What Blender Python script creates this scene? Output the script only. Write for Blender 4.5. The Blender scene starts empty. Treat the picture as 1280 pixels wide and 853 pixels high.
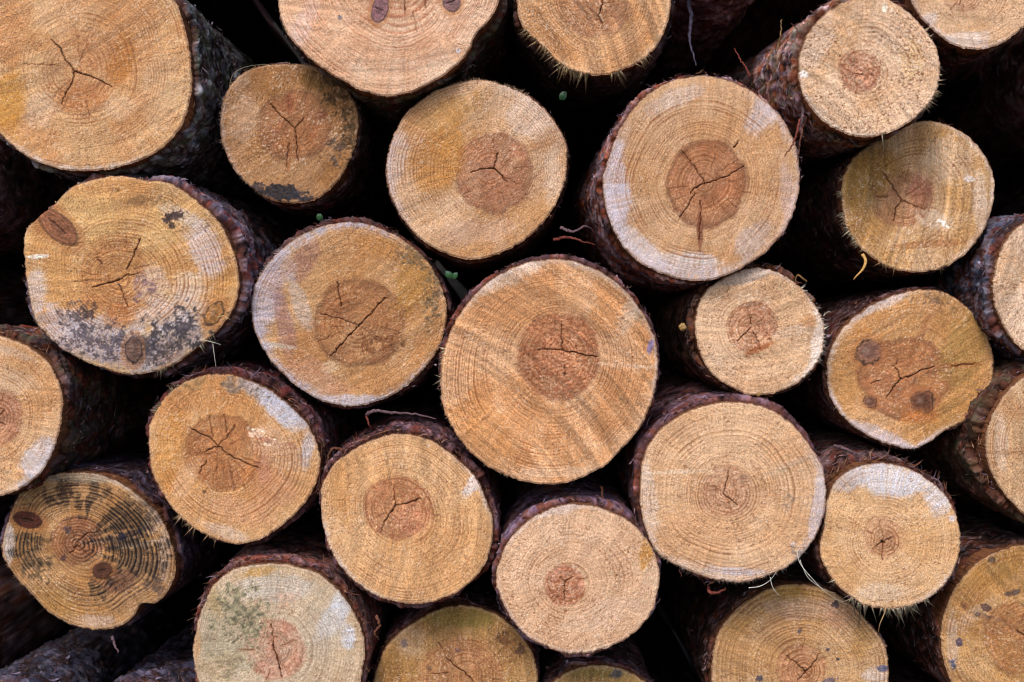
import bpy, math, random
import numpy as np

# ------------------------------------------------------------------ basics
D = 1.5            # camera to the plane of the log ends, metres
PX = 0.001         # one photo pixel on that plane, metres
CH = 0.80          # camera height above the ground
GAIN = 0.97        # albedo = picture colour * GAIN
scene = bpy.context.scene
COL = scene.collection

def lin(c):
    c = np.asarray(c, dtype=np.float64) / 255.0
    return np.where(c <= 0.04045, c / 12.92, ((c + 0.055) / 1.055) ** 2.4)

def world(px, py, y):
    """image point (1280x853 pixels) at depth y -> world X, Z"""
    k = PX * (D + y) / D
    return (px - 640.0) * k, CH - (py - 426.5) * k

def sm(a, b, x):
    t = np.clip((x - a) / (b - a), 0, 1)
    return t * t * (3 - 2 * t)

def _hash(ix, iy, seed):
    h = (ix.astype(np.int64) * 374761393 + iy.astype(np.int64) * 668265263 + int(seed) * 1442695041) & 0xFFFFFFFF
    h = ((h ^ (h >> 13)) * 1274126177) & 0xFFFFFFFF
    h = ((h ^ (h >> 15)) * 2246822519) & 0xFFFFFFFF
    h = h ^ (h >> 16)
    return (h & 0xFFFFFF) / float(0xFFFFFF)

def vn(x, y, seed=0):
    """value noise, 0..1"""
    fx, fy = np.floor(x), np.floor(y)
    tx, ty = x - fx, y - fy
    tx = tx * tx * tx * (tx * (tx * 6 - 15) + 10)
    ty = ty * ty * ty * (ty * (ty * 6 - 15) + 10)
    a = _hash(fx, fy, seed); b = _hash(fx + 1, fy, seed)
    c = _hash(fx, fy + 1, seed); d = _hash(fx + 1, fy + 1, seed)
    return (a * (1 - tx) + b * tx) * (1 - ty) + (c * (1 - tx) + d * tx) * ty

def fbm(x, y, seed=0, n=4, g=0.5):
    s, a, t = 0.0, 1.0, 0.0
    for i in range(n):
        cs, sn = math.cos(0.7 * i), math.sin(0.7 * i)
        f = 2.03 ** i
        s = s + a * vn((x * cs - y * sn) * f + 17.3 * i, (x * sn + y * cs) * f - 9.1 * i, seed + 31 * i)
        t += a; a *= g
    return s / t

def mixc(c, col, m):
    m = np.clip(m, 0, 1)[:, None]
    return c * (1 - m) + np.asarray(col, dtype=np.float64)[None, :] * m

# ------------------------------------------------------------------ mesh and material helpers
def new_mesh(name, verts, faces, colors, mat, parent=None, smooth=True, origin=(0, 0, 0)):
    """faces: int array m x 4 (a triangle repeats nothing: give m x 3 arrays) or a list of such arrays; colors: linear rgb per vertex"""
    if not isinstance(faces, (list, tuple)):
        faces = [faces]
    faces = [np.asarray(f, dtype=np.int32) for f in faces if len(f)]
    v = np.asarray(verts, dtype=np.float32) - np.asarray(origin, dtype=np.float32)[None, :]
    me = bpy.data.meshes.new(name)
    me.vertices.add(len(v))
    me.vertices.foreach_set('co', v.ravel())
    loops = np.concatenate([f.ravel() for f in faces])
    sizes = np.concatenate([np.full(len(f), f.shape[1], dtype=np.int32) for f in faces])
    starts = np.concatenate([[0], np.cumsum(sizes)[:-1]]).astype(np.int32)
    me.loops.add(len(loops))
    me.loops.foreach_set('vertex_index', loops)
    me.polygons.add(len(sizes))
    me.polygons.foreach_set('loop_start', starts)
    me.polygons.foreach_set('loop_total', sizes)
    me.update(calc_edges=True)
    me.polygons.foreach_set('use_smooth', np.full(len(sizes), smooth))
    if colors is not None:
        at = me.color_attributes.new('Col', 'FLOAT_COLOR', 'POINT')
        rgba = np.ones((len(v), 4), dtype=np.float32)
        rgba[:, :3] = colors
        at.data.foreach_set('color', rgba.ravel())
    me.materials.append(mat)
    ob = bpy.data.objects.new(name, me)
    COL.objects.link(ob)
    if parent is not None:
        ob.parent = parent
    return ob

def sub_mesh(verts, faces, cols, sel):
    f = faces[sel]
    used, inv = np.unique(f.ravel(), return_inverse=True)
    return verts[used], inv.reshape(f.shape).astype(np.int32), cols[used]

def tagit(o, label, cat, group=None):
    o['label'] = label; o['category'] = cat
    if group: o['group'] = group

def empty(name, loc):
    o = bpy.data.objects.new(name, None)
    o.empty_display_size = 0.05
    o.location = loc
    COL.objects.link(o)
    return o

def material(name, kind):
    m = bpy.data.materials.new(name)
    m.use_nodes = True
    nt = m.node_tree
    N, L = nt.nodes, nt.links
    b = N['Principled BSDF']
    at = N.new('ShaderNodeAttribute'); at.attribute_name = 'Col'
    tc = N.new('ShaderNodeTexCoord')
    def noise(scale, detail=3, rough=0.6, vec=None):
        n = N.new('ShaderNodeTexNoise')
        n.inputs['Scale'].default_value = scale
        n.inputs['Detail'].default_value = detail
        n.inputs['Roughness'].default_value = rough
        L.new(vec if vec is not None else tc.outputs['Object'], n.inputs['Vector'])
        return n.outputs['Fac']
    def ramp(f, lo, hi, a, b_):
        r = N.new('ShaderNodeMapRange')
        r.inputs['From Min'].default_value = lo; r.inputs['From Max'].default_value = hi
        r.inputs['To Min'].default_value = a; r.inputs['To Max'].default_value = b_
        L.new(f, r.inputs['Value'])
        return r.outputs['Result']
    def mul(col, f):
        x = N.new('ShaderNodeVectorMath'); x.operation = 'SCALE'
        L.new(col, x.inputs[0]); L.new(f, x.inputs['Scale'])
        return x.outputs['Vector']
    if kind == 'wood':
        # torn fibre ends: sub-millimetre light and dark pits
        n1 = noise(750, 2, 0.7)
        c = mul(at.outputs['Color'], ramp(n1, 0.36, 0.64, 0.70, 1.28))
        n2 = noise(1500, 1, 0.5)
        c = mul(c, ramp(n2, 0.3, 0.7, 0.8, 1.2))
        L.new(c, b.inputs['Base Color'])
        b.inputs['Roughness'].default_value = 0.72
        b.inputs['Specular IOR Level'].default_value = 0.22
        bp = N.new('ShaderNodeBump'); bp.inputs['Strength'].default_value = 0.6; bp.inputs['Distance'].default_value = 0.0006
        L.new(noise(900, 3, 0.7), bp.inputs['Height']); L.new(bp.outputs['Normal'], b.inputs['Normal'])
    elif kind == 'bark':
        c = mul(at.outputs['Color'], ramp(noise(260, 4, 0.7), 0.3, 0.7, 0.55, 1.5))
        L.new(c, b.inputs['Base Color'])
        b.inputs['Roughness'].default_value = 0.88
        b.inputs['Specular IOR Level'].default_value = 0.12
        bp = N.new('ShaderNodeBump'); bp.inputs['Strength'].default_value = 0.9; bp.inputs['Distance'].default_value = 0.0016
        L.new(noise(320, 5, 0.7), bp.inputs['Height']); L.new(bp.outputs['Normal'], b.inputs['Normal'])
    elif kind == 'fibre':
        c = mul(at.outputs['Color'], ramp(noise(300, 2), 0.3, 0.7, 0.8, 1.2))
        L.new(c, b.inputs['Base Color'])
        b.inputs['Roughness'].default_value = 0.7
    elif kind == 'soil':
        c = mul(at.outputs['Color'], ramp(noise(14, 8, 0.7), 0.3, 0.7, 0.4, 1.6))
        L.new(c, b.inputs['Base Color'])
        b.inputs['Roughness'].default_value = 0.95
        bp = N.new('ShaderNodeBump'); bp.inputs['Strength'].default_value = 1.0; bp.inputs['Distance'].default_value = 0.02
        L.new(noise(20, 6, 0.7), bp.inputs['Height']); L.new(bp.outputs['Normal'], b.inputs['Normal'])
    elif kind == 'resin':
        L.new(at.outputs['Color'], b.inputs['Base Color'])
        b.inputs['Roughness'].default_value = 0.25
    return m

M_WOOD = material('sawn_wood', 'wood')
M_BARK = material('flaking_bark', 'bark')
M_FIBRE = material('torn_fibre', 'fibre')
M_SOIL = material('dark_soil', 'soil')
M_RESIN = material('resin', 'resin')

# ------------------------------------------------------------------ log description
def outline(pts, cx, cy, n=720):
    p = np.array(pts, float)
    a = np.arctan2(-(p[:, 1] - cy), p[:, 0] - cx)
    r = np.hypot(p[:, 0] - cx, p[:, 1] - cy)
    o = np.argsort(a); a, r = a[o], r[o]
    k = len(a)
    t = np.linspace(-math.pi, math.pi, n, endpoint=False)
    A = np.concatenate([a - 2 * math.pi, a, a + 2 * math.pi]); R = np.concatenate([r, r, r])
    j = np.searchsorted(A, t, side='right') - 1
    x0, x1 = A[j], A[j + 1]
    m0 = (R[j + 1] - R[j - 1]) / (A[j + 1] - A[j - 1]); m1 = (R[j + 2] - R[j]) / (A[j + 2] - A[j])
    h = x1 - x0; s = (t - x0) / h
    return (2*s**3-3*s**2+1)*R[j] + (s**3-2*s**2+s)*h*m0 + (-2*s**3+3*s**2)*R[j+1] + (s**3-s**2)*h*m1

TH = np.linspace(-math.pi, math.pi, 720, endpoint=False)

def per(th, arr, n=720):
    """periodic lookup of a 720-sample function of angle"""
    f = (np.asarray(th) + math.pi) / (2 * math.pi) * n
    i = np.floor(f).astype(int); t = f - i
    return arr[i % n] * (1 - t) + arr[(i + 1) % n] * t

def angw(th, a0, a1, soft=18):
    """1 inside the sector a0..a1 (degrees, counter-clockwise, 0 = right, 90 = up)"""
    if a1 - a0 >= 360: return np.ones_like(th)
    mid = math.radians((a0 + a1) / 2); half = math.radians((a1 - a0) / 2)
    d = np.abs((th - mid + math.pi) % (2 * math.pi) - math.pi)
    return 1 - sm(half - math.radians(soft) * 0.5, half + math.radians(soft) * 0.5, d)

def seg_dist(x, y, pts):
    """distance to a polyline and the position 0..1 along it"""
    best = np.full(x.shape, 1e9); pos = np.zeros_like(x)
    P = np.array(pts, float); L = np.hypot(*(P[1:] - P[:-1]).T); C = np.concatenate([[0], np.cumsum(L)])
    for i in range(len(P) - 1):
        d = P[i + 1] - P[i]
        t = np.clip(((x - P[i, 0]) * d[0] + (y - P[i, 1]) * d[1]) / max(L[i] ** 2, 1e-6), 0, 1)
        q = np.hypot(x - P[i, 0] - t * d[0], y - P[i, 1] - t * d[1])
        m = q < best
        best = np.where(m, q, best); pos = np.where(m, (C[i] + t * L[i]) / C[-1], pos)
    return best, pos

LATE = (150, 92, 50)

def make_log(g, seed, res=1.0):
    rng = np.random.RandomState(seed * 7 + 3)
    pts = g['o']
    P = np.array(pts, float)
    cx, cy = g.get('c', (0.5 * (P[:, 0].min() + P[:, 0].max()), 0.5 * (P[:, 1].min() + P[:, 1].max())))
    R = outline(pts, cx, cy)
    rough = g.get('rough', 1.0)
    R = R + rough * 1.3 * (vn(TH * 60 / (2*math.pi) * 2 + 50, TH * 0, seed) - 0.5) + rough * 1.2 * (vn(TH * 90 + 500, TH * 0, seed + 1) - 0.5)
    R[-6:] = R[-6:] * np.linspace(1, 0, 6) + R[0] * np.linspace(0, 1, 6)
    y0 = g.get('y', 0.0)
    tx, tz = g.get('face', (rng.uniform(-.05, .05), rng.uniform(-.05, .05)))    # how the saw cut leans
    Rm = float(R.mean())
    # ---- grid of the sawn end: a square folded into the outline, about one vertex per pixel
    n = int(2.05 * Rm * res)
    lin1 = np.linspace(-1, 1, n)
    a, b = np.meshgrid(lin1, lin1)
    a = a.ravel(); b = b.ravel()
    big = np.abs(a) > np.abs(b)
    with np.errstate(divide='ignore', invalid='ignore'):
        r = np.where(big, a, b)
        ph = np.where(big, (math.pi / 4) * (b / a), math.pi / 2 - (math.pi / 4) * (a / b))
    ph = np.nan_to_num(ph)
    ph = np.where(r < 0, ph + math.pi, ph); r = np.abs(r)
    ph = (ph + math.pi) % (2 * math.pi) - math.pi
    rad = r * per(ph, R)
    x = cx + rad * np.cos(ph); y = cy - rad * np.sin(ph)        # image coordinates
    # ---- rings
    px_, py_ = g.get('pith', (cx, cy))
    ox = cx + R * np.cos(TH); oy = cy - R * np.sin(TH)
    ta = np.arctan2(-(oy - py_), ox - px_); tr = np.hypot(ox - px_, oy - py_)
    oo = np.argsort(ta)
    Rp = np.interp(TH, ta[oo], tr[oo], period=2 * math.pi)
    Rp = np.convolve(np.concatenate([Rp[-20:], Rp, Rp[:20]]), np.ones(41) / 41, 'valid')
    u, v = x - px_, y - py_
    th = np.arctan2(-v, u); dist = np.hypot(u, v)
    rho = dist / per(th, Rp)
    s = seed * 13
    warp = 0.030 * (fbm(x / 45, y / 45, s, 3) - 0.5) + 0.010 * (fbm(x / 12, y / 12, s + 1, 2) - 0.5)
    w2 = rho + warp * np.clip(rho * 3, 0, 1)
    for k in g.get('knots', []):
        d = np.hypot(x - k[0], y - k[1]) / (1.6 * max(k[2], k[3]))
        w2 = w2 + 0.035 * np.exp(-d * d) * np.sign(rho - math.hypot(k[0] - px_, -(k[1] - py_)) / Rm + 1e-6)
    nr = int(g.get('rings', int(Rm / 3.6)) * 1.02)
    wd = rng.uniform(0.55, 1.45, nr + 6) * np.linspace(1.35, 0.8, nr + 6) * (0.45 + 1.2 * vn(np.arange(nr + 6) / 3.3, np.zeros(nr + 6), s + 58))
    bd = np.concatenate([[0], np.cumsum(wd)]); bd = bd / bd[nr]
    ri = np.clip(np.searchsorted(bd, w2, side='right') - 1, 0, nr + 4)
    f = np.clip((w2 - bd[ri]) / (bd[ri + 1] - bd[ri]), 0, 1)
    late = np.where(f < 0.8, (f / 0.8) ** 2.4, 1 - ((f - 0.8) / 0.2)) 
    amp = rng.uniform(0.35, 1.0, nr + 6)[ri] * (0.45 + 0.9 * vn(th * 2.2 + 40, rho * 4, s + 2))
    late = late * amp
    # ---- base wood colour (worked in display values, made linear at the end)
    pale = g.get('pale', (212, 172, 128)); warm = g.get('warm', (196, 142, 88))
    c = np.tile(np.array(pale, float), (len(x), 1))
    bl = fbm(x / 55, y / 55, s + 3, 4)
    bl2 = fbm(x / 16, y / 16, s + 4, 3)
    wm = sm(0.35, 0.65, bl * 0.75 + bl2 * 0.25 + g.get('wb', 0.0))
    c = mixc(c, warm, wm * 0.88)
    # band-wise tone of growth years
    yr = rng.uniform(-1, 1, nr + 6)[ri]
    c = c * (1 + 0.035 * yr)[:, None]
    # ---- heartwood
    hx, hy, hrx, hry = g.get('heart', (px_, py_, 30, 30))
    hn = 1 + g.get('hrough', 0.08) * 2 * (fbm(np.cos(th) * 2 + 9, np.sin(th) * 2 + 4, s + 5, 3) - 0.5) + 0.05 * (fbm(x / 7, y / 7, s + 6, 2) - 0.5)
    hd = np.hypot((x - hx) / hrx, (y - hy) / hry) / hn
    hd = hd + .10 * (fbm(th * 5 + 3, rho * 9, s + 53, 3) - .5)
    hm = 1 - sm(0.88, 1.06, hd)
    hc = np.array(g.get('hc', (178, 116, 76)), float); hc = hc.mean() + .86 * (hc - hc.mean())
    hv = (fbm(x / 14, y / 14, s + 7, 3) - 0.5)
    heartcol = hc[None, :] * (1 + 0.35 * hv + 0.11 * rng.uniform(-1, 1, nr + 6)[ri] + .16 * (vn(th * 3, rho * 2, s + 54) - .5))[:, None]
    hs = .9 * g.get('hs', 0.85) * (0.62 + 0.42 * sm(.3, .68, fbm(x / 17, y / 17, s + 24, 4)))
    hm_ = hm * hs
    c = c * (1 - hm_[:, None]) + heartcol * hm_[:, None]
    edge = np.exp(-((hd - 0.95) / 0.05) ** 2) * g.get('hedge', 0.22)
    c = mixc(c, hc * 0.72, edge)
    # ---- soft stains and bleached patches
    grain = 0.5 * vn(x / 1.6, y / 1.6, s + 26) + 0.5 * fbm(x / 5, y / 5, s + 27, 3)
    for i, (sx, sy, rx, ry, an, col, st, kind) in enumerate(g.get('st', [])):
        if kind != 's': continue
        ca, sn = math.cos(math.radians(an)), math.sin(math.radians(an))
        dx, dy = x - sx, y - sy
        e = np.hypot((dx * ca - dy * sn) / rx, (dx * sn + dy * ca) / ry)
        e = e + 0.9 * (fbm(x / 26, y / 26, s + 40 + i, 5, .62) - 0.5)
        m = (1 - sm(0.35, 1.25, e)) * 1.15
        m = sm(0.0, 1.0, m + 0.9 * (grain - .5) * (m > 0) * (1 - np.abs(2 * np.clip(m, 0, 1) - 1) * .6))
        m = m * (0.72 + .5 * vn(th * 44, rho * 1.5, s + 59))
        c = mixc(c, col, m * st)
    # ---- pale or stained rim
    edge_px = (1 - r) * per(ph, R)
    wob = 0.6 + 0.9 * fbm(x / 22, y / 22, s + 22, 3)
    for (a0, a1, wpx, col, st) in [(0, 360, 5, (214, 190, 160), 0.35)] + g.get('rim', []):
        m = (1 - sm(0.25, 1.0, edge_px / (wpx * wob))) * angw(ph, a0, a1, 30) * st
        m = m * (0.55 + 0.6 * sm(.35, .62, fbm(x / 5, y / 5, s + 23, 3)))
        c = mixc(c, col, m)
    # ---- ring lines
    rc = g.get('rc', 0.5)
    rk = late * rc * 1.15 * (0.8 + 0.45 * hm) * (0.8 + 1.3 * sm(.3, .7, fbm(x / 30, y / 30, s + 8, 2))) * (0.75 + 0.5 * vn(x / 1.5, y / 1.5, s + 28))
    c = mixc(c, np.array(g.get('late', LATE), float) * (1 - .16 * hm[:, None].mean()), np.clip(rk * 1.25, 0, .85))
    early = np.clip(1 - f / 0.35, 0, 1) * amp * rc
    c = mixc(c, (238, 214, 182), early * 0.22)
    # ---- rays
    ray = vn(th * 70, rho * 2.5, s + 9) * 0.6 + vn(th * 24, rho * 1.6, s + 10) * 0.2 - 0.4
    c = c * (1 + 0.20 * ray * np.clip(rho * 4, 0, 1))[:, None]
    # ---- saw tracks
    sa = math.radians(g.get('saw', rng.uniform(0, 180)))
    q = (x * math.cos(sa) + y * math.sin(sa)); pq = (-x * math.sin(sa) + y * math.cos(sa))
    far = rng.uniform(2.2, 5) * Rm
    hx_, hy_ = x - (cx - far * math.cos(sa)), y - (cy - far * math.sin(sa))
    q = np.hypot(hx_, hy_); pq = far * np.arctan2(-hx_ * math.sin(sa) + hy_ * math.cos(sa), hx_ * math.cos(sa) + hy_ * math.sin(sa))
    q = q + 7 * (fbm(x / 70, y / 70, s + 11, 2) - .5)
    saw = 0.35 * (vn(q / 17, pq / 160, s + 56) - .5) + vn(q / 5.0, pq / 90, s + 12) * 0.6 + vn(q / 2.2, pq / 60, s + 13) * 0.4 - 0.5
    sc = g.get('sawc', 0.12) * 1.25
    c = c * (1 + sc * saw * 1.6)[:, None]
    # ---- torn fibres: pale flecks and dark pits, drawn out along the saw track
    fz = g.get('fuzz', 1.0)
    fl = .6 * vn(q / 1.2, pq / 3.2, s + 14) + .4 * vn(x / 1.05 + 9, y / 1.05, s + 29); fl2 = .6 * vn(q / 1.2 + 80, pq / 2.2, s + 15) + .4 * vn(x / 1.1, y / 1.1, s + 25)
    flm = sm(0.58, 0.82, fl) * (0.3 + 0.7 * sm(.35, .7, fbm(x / 25, y / 25, s + 16, 2)))
    c = mixc(c, (240, 218, 190), 0.52 * fz * flm)
    pit = sm(0.60, 0.84, fl2) * sm(.25, .7, fbm(x / 20, y / 20, s + 17, 2))
    c = mixc(c, (112, 66, 38), 0.55 * fz * pit)
    hp = sm(0.55, 0.8, vn(x / 2.6, y / 2.6, s + 18)) * hm
    c = mixc(c, (150, 84, 50), 0.5 * hp * g.get('hfuzz', 0.5))
    h = 0.10 * late + 0.35 * saw * sc * 4 + 0.30 * fz * (flm - pit) + 0.7 * fz * (fbm(x / 2.6, y / 2.6, s + 19, 2) - .5) \
        + 2.2 * (fbm(x / 60, y / 60, s + 20, 2) - .5)
    h = h + 0.35 * hm * g.get('hfuzz', 0.5) * (vn(x / 2.4, y / 2.4, s + 21) - .5) * 2
    m = (1 - sm(0.6, 2.4, edge_px)) * 0.55
    c = mixc(c, (104, 66, 44), m * (0.3 + 0.9 * vn(ph * 14, ph * 0, s + 24)))
    # ---- mould, dirt and hard-edged marks
    for i, (sx, sy, rx, ry, an, col, st, kind) in enumerate(g.get('st', [])):
        if kind == 's': continue
        ca, sn = math.cos(math.radians(an)), math.sin(math.radians(an))
        dx, dy = x - sx, y - sy
        e = np.hypot((dx * ca - dy * sn) / rx, (dx * sn + dy * ca) / ry)
        e = e + 0.6 * (fbm(x / 16, y / 16, s + 40 + i, 5, .6) - 0.5)
        if max(rx, ry) <= 12: e = e + .7 * (fbm(x / 2.6, y / 2.6, s + 57 + i, 2) - .5)
        if max(rx, ry) > 12: e = e + .8 * (fbm(x / 5, y / 5, s + 57 + i, 3) - .5)
        base = 1 - sm(0.45, 1.1, e)
        if kind == 'd':      # speckled
            thr = 0.64 - 0.20 * base
            nn = 0.72 * fbm(x / 8, y / 8, s + 60 + i, 4, 0.6) + 0.28 * vn(x / 1.9, y / 1.9, s + 61 + i)
            m = sm(thr - .05, thr + 0.13, nn) * np.clip(base * 1.8, 0, 1)
            tone = 0.75 + 0.9 * vn(x / 3.1, y / 3.1, s + 62 + i)
        elif kind == 'r':    # follows the growth rings
            thr = 0.60 - 0.25 * base
            m = sm(thr, thr + 0.18, .45 * fbm(x / 5, y / 5, s + 60 + i, 3, 0.6) + .55 * fbm(th * 7, rho * 2.2, s + 63, 3)) * np.clip(base * 1.6, 0, 1) * (0.35 + 0.9 * np.clip(late * 1.5, 0, 1))
            tone = np.ones_like(x)
        else:                # hard-edged
            m = 1 - sm(0.72, 0.94, e)
            m = m * (0.7 + 0.3 * vn(x / 2, y / 2, s + 60 + i))
            tone = 0.8 + 0.5 * vn(x / 2.4, y / 2.4, s + 62 + i)
        m = np.clip(m * st, 0, 1)[:, None]
        c = c * (1 - m) + np.array(col, float)[None, :] * tone[:, None] * m
        h = h + 0.25 * m[:, 0]
    # ---- knots
    km = np.zeros(len(x)); kid = np.zeros(len(x), int)
    for i, kn in enumerate(g.get('knots', [])):
        kx, ky, rx, ry, an, col = kn[:6]; soft = kn[6] if len(kn) > 6 else 0.0
        ca, sn = math.cos(math.radians(an)), math.sin(math.radians(an))
        dx, dy = x - kx, y - ky
        e = np.hypot((dx * ca - dy * sn) / rx, (dx * sn + dy * ca) / ry) + (0.16 + .5 * soft) * (fbm(x / 6, y / 6, s + 80 + i, 3) - .5)
        m = 1 - sm(0.90 - .45 * soft, 1.06 + .2 * soft, e)
        kc = np.array(col, float)[None, :] * (1 + 0.30 * (vn((dx * ca - dy * sn) / 9, (dx * sn + dy * ca) / 1.6, s + 82) - .5) + 0.4 * (fbm(x / 5, y / 5, s + 90 + i, 3) - .5))[:, None]
        c = c * (1 - m[:, None]) + kc * m[:, None]
        rim = np.exp(-((e - 0.98) / 0.10) ** 2)
        kc_ = 1 - sm(.1, .6, np.hypot(e, .0) + .3 * (vn(x / 3, y / 3, s + 83) - .5))
        c = mixc(c, np.array(col, float) * 0.62, kc_ * .5 * m)
        c = mixc(c, np.array(col, float) * 0.6, m * sm(.2, .9, np.sin(e * 19 + 3 * fbm(x / 8, y / 8, s + 85, 2))) * .35 * (1 - soft))
        sp_, st2_ = seg_dist(x + 1.5 * (vn(x / 3, y / 3, s + 86) - .5), y + 1.5 * (vn(x / 3, y / 3, s + 87) - .5), [(kx - .55 * rx * ca, ky + .55 * rx * sn), (kx + .4 * rx * ca, ky - .4 * rx * sn)])
        c = mixc(c, (44, 26, 18), (1 - sm(.2, .9, sp_)) * .7 * (1 - soft)); h = h - 1.2 * (1 - sm(.2, 1.0, sp_)) * (1 - soft)
        c = mixc(c, np.array(col, float) * 0.5, rim * 0.6 * (1 - .8 * soft))
        if soft:
            cr_ = np.exp(-((e - .95) / .07) ** 2) * sm(.2, .6, vn(np.arctan2(dy, dx) * 1.1 + 3 + i, x * 0, s + 84))
            c = mixc(c, (44, 30, 26), cr_ * .85)
            c = mixc(c, (196, 170, 150), (1 - sm(.1, .5, np.hypot(dx / rx + .2, dy / ry + .1))) * .35)
        c = mixc(c, (168, 104, 56), np.exp(-((e - 1.25) / 0.22) ** 2) * 0.45)
        h = h + m * 0.5 + 0.15 * rim
        kid = np.where(m > 0.5, i + 1, kid)
    # ---- drying checks and cracks: (points, width)
    jx = x + 2.2 * (vn(x / 4, y / 4, s + 30) - .5); jy = y + 2.2 * (vn(x / 4, y / 4, s + 31) - .5)
    crs = list(g.get('cracks', []))
    for i in range(g.get('checks', 7)):
        an = rng.uniform(0, 2 * math.pi); r0 = rng.uniform(.15, .75) * hrx; r1 = r0 + rng.uniform(.2, .5) * hrx
        crs.append(([(hx + r0 * math.cos(an), hy + r0 * math.sin(an)), (hx + r1 * math.cos(an + .03), hy + r1 * math.sin(an + .03))], 0.32))
    for pl, w in crs:
        dd, t = seg_dist(jx, jy, pl)
        ww = 0.48 * w * (1 - 0.75 * t) * (0.35 + 1.3 * vn(x / 4, y / 4, s + 32))
        m = 1 - sm(ww * 0.5, ww * 0.5 + 0.75, dd)
        if w < 0.5: m = m * 0.62
        c = mixc(c, (50, 30, 20), m * min(1, 0.55 + 0.35 * w))  # dark dirt colour, also standing in for shade the relief lacks
        c = mixc(c, (150, 92, 54), (1 - sm(ww, ww + 3, dd)) * 0.25)
        h = h - 3.0 * m * min(1, w)
    h = h - 1.2 * (1 - sm(0, 2.0, edge_px)) * (0.5 + vn(ph * 30, ph * 0, s + 33))
    # ---- to world
    k0 = PX * (D + y0) / D
    yy = y0 + (tx * (x - cx) + tz * (y - cy)) * PX - h * 0.001
    kk = PX * (D + y0 + (tx * (x - cx) + tz * (y - cy)) * PX) / D
    X = (x - 640) * kk; Z = CH - (y - 426.5) * kk
    verts = np.stack([X, yy, Z], 1)
    gy = c.mean(1)[:, None]; c = (gy + .95 * (c - gy)) * np.array([1.03, 1.008, 1.03])[None, :]
    cols = lin(np.clip(c, 4, 250)) * GAIN
    idx = np.arange(n * n).reshape(n, n)
    F = np.stack([idx[:-1, :-1].ravel(), idx[:-1, 1:].ravel(), idx[1:, 1:].ravel(), idx[1:, :-1].ravel()], 1)
    # orientation: normal must look at -Y
    ccx, ccz = world(cx, cy, y0)
    lowz = ccz - per(np.array([-math.pi / 2]), R)[0] * k0
    org = (ccx, y0, lowz)
    root = empty(g.get('name', 'log'), org)
    tagit(root, g['label'], 'log', 'sawn logs stacked in the pile')
    pm = lambda arr: arr[F].mean(1)
    hsel = (pm(hd) < 1.0) if g.get('hs', .85) > 0.3 else np.zeros(len(F), bool)
    kf = kid[F]
    ksel = (kf.min(1) > 0) & (kf.max(1) == kf.min(1))
    hsel &= ~ksel
    # skirt: the wood just behind the sawn edge
    ring = np.concatenate([idx[0, :-1], idx[:-1, -1], idx[-1, :0:-1], idx[:0:-1, 0]])
    nv = len(verts); m_ = len(ring)
    rp = verts[ring]; dirx = rp[:, 0] - ccx; dirz = rp[:, 2] - ccz
    sk, skc = [], []
    for (dy, sc_) in ((0.0015, 1.004), (0.006, 1.003), (0.018, 1.0), (0.05, 0.99)):
        q_ = rp.copy(); q_[:, 0] = ccx + dirx * sc_; q_[:, 2] = ccz + dirz * sc_; q_[:, 1] += dy
        sk.append(q_); skc.append(lin(np.tile([[128, 82, 54]], (m_, 1))) * (0.6 + 0.8 * vn(np.arange(m_) / 3.0, np.full(m_, dy * 900), s + 34))[:, None])
    base = sub_mesh(verts, F, cols, ~(hsel | ksel))
    # build full vertex array for the sapwood part together with its skirt
    used = np.unique(F[~(hsel | ksel)].ravel())
    remap = -np.ones(nv, int); remap[used] = np.arange(len(used))
    rr = remap[ring]
    V2 = np.concatenate([verts[used]] + sk); C2 = np.concatenate([cols[used]] + skc)
    F2 = [remap[F[~(hsel | ksel)]]]
    prev = rr; off = len(used)
    for j in range(4):
        cur = off + j * m_ + np.arange(m_)
        F2.append(np.stack([prev, np.roll(prev, -1), np.roll(cur, -1), cur], 1)); prev = cur
    allf = np.concatenate(F2)
    good = allf.min(1) >= 0
    SF = [allf[good]]
    # ---- bark
    bt = 1.2 + 0.42 * g.get('bt', 5.0)
    nb = int(max(160, 2.6 * Rm * res))
    tb = np.linspace(-math.pi, math.pi, nb, endpoint=False)
    Rb = per(tb, np.convolve(np.concatenate([R[-4:], R, R[:4]]), np.ones(9) / 9, 'valid')) * k0
    thick = bt * (0.35 + 1.1 * fbm(np.cos(tb) * 2.2 + 5, np.sin(tb) * 2.2 + 7, s + 35, 3)) * 0.001
    for (a0, a1, f_) in g.get('bthick', []):
        thick = thick * (1 + (f_ - 1) * angw(tb, a0, a1, 25))
    back = (2.5 + 26 * sm(.42, .75, fbm(np.cos(tb) * 3 + 1, np.sin(tb) * 3 + 2, s + 36, 3)) + 5 * vn(tb * 16, tb * 0, s + 37) + 4 * vn(tb * 41, tb * 0, s + 48) + 2.5 * rng.rand(nb)) * 0.001 * g.get('tear', 1.0)
    sag = (y0 + (tx * Rb * np.cos(tb) - tz * Rb * np.sin(tb)))
    st_ = np.concatenate([[-.0001], [0.0], np.linspace(0.0016, 0.22, int(70 * res)), np.linspace(0.24, 0.6, int(26 * res)), np.linspace(0.7, 1.6, 8)])
    ax, az = g.get('tilt', (rng.uniform(-.02, .02), rng.uniform(-.015, .015)))
    rows, rcs = [], []
    bcol = g.get('bc', (74, 58, 66)); bred = g.get('br', (86, 50, 40)); bhi = g.get('bh', (128, 114, 128))
    moss = g.get('moss', 0.0)
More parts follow.
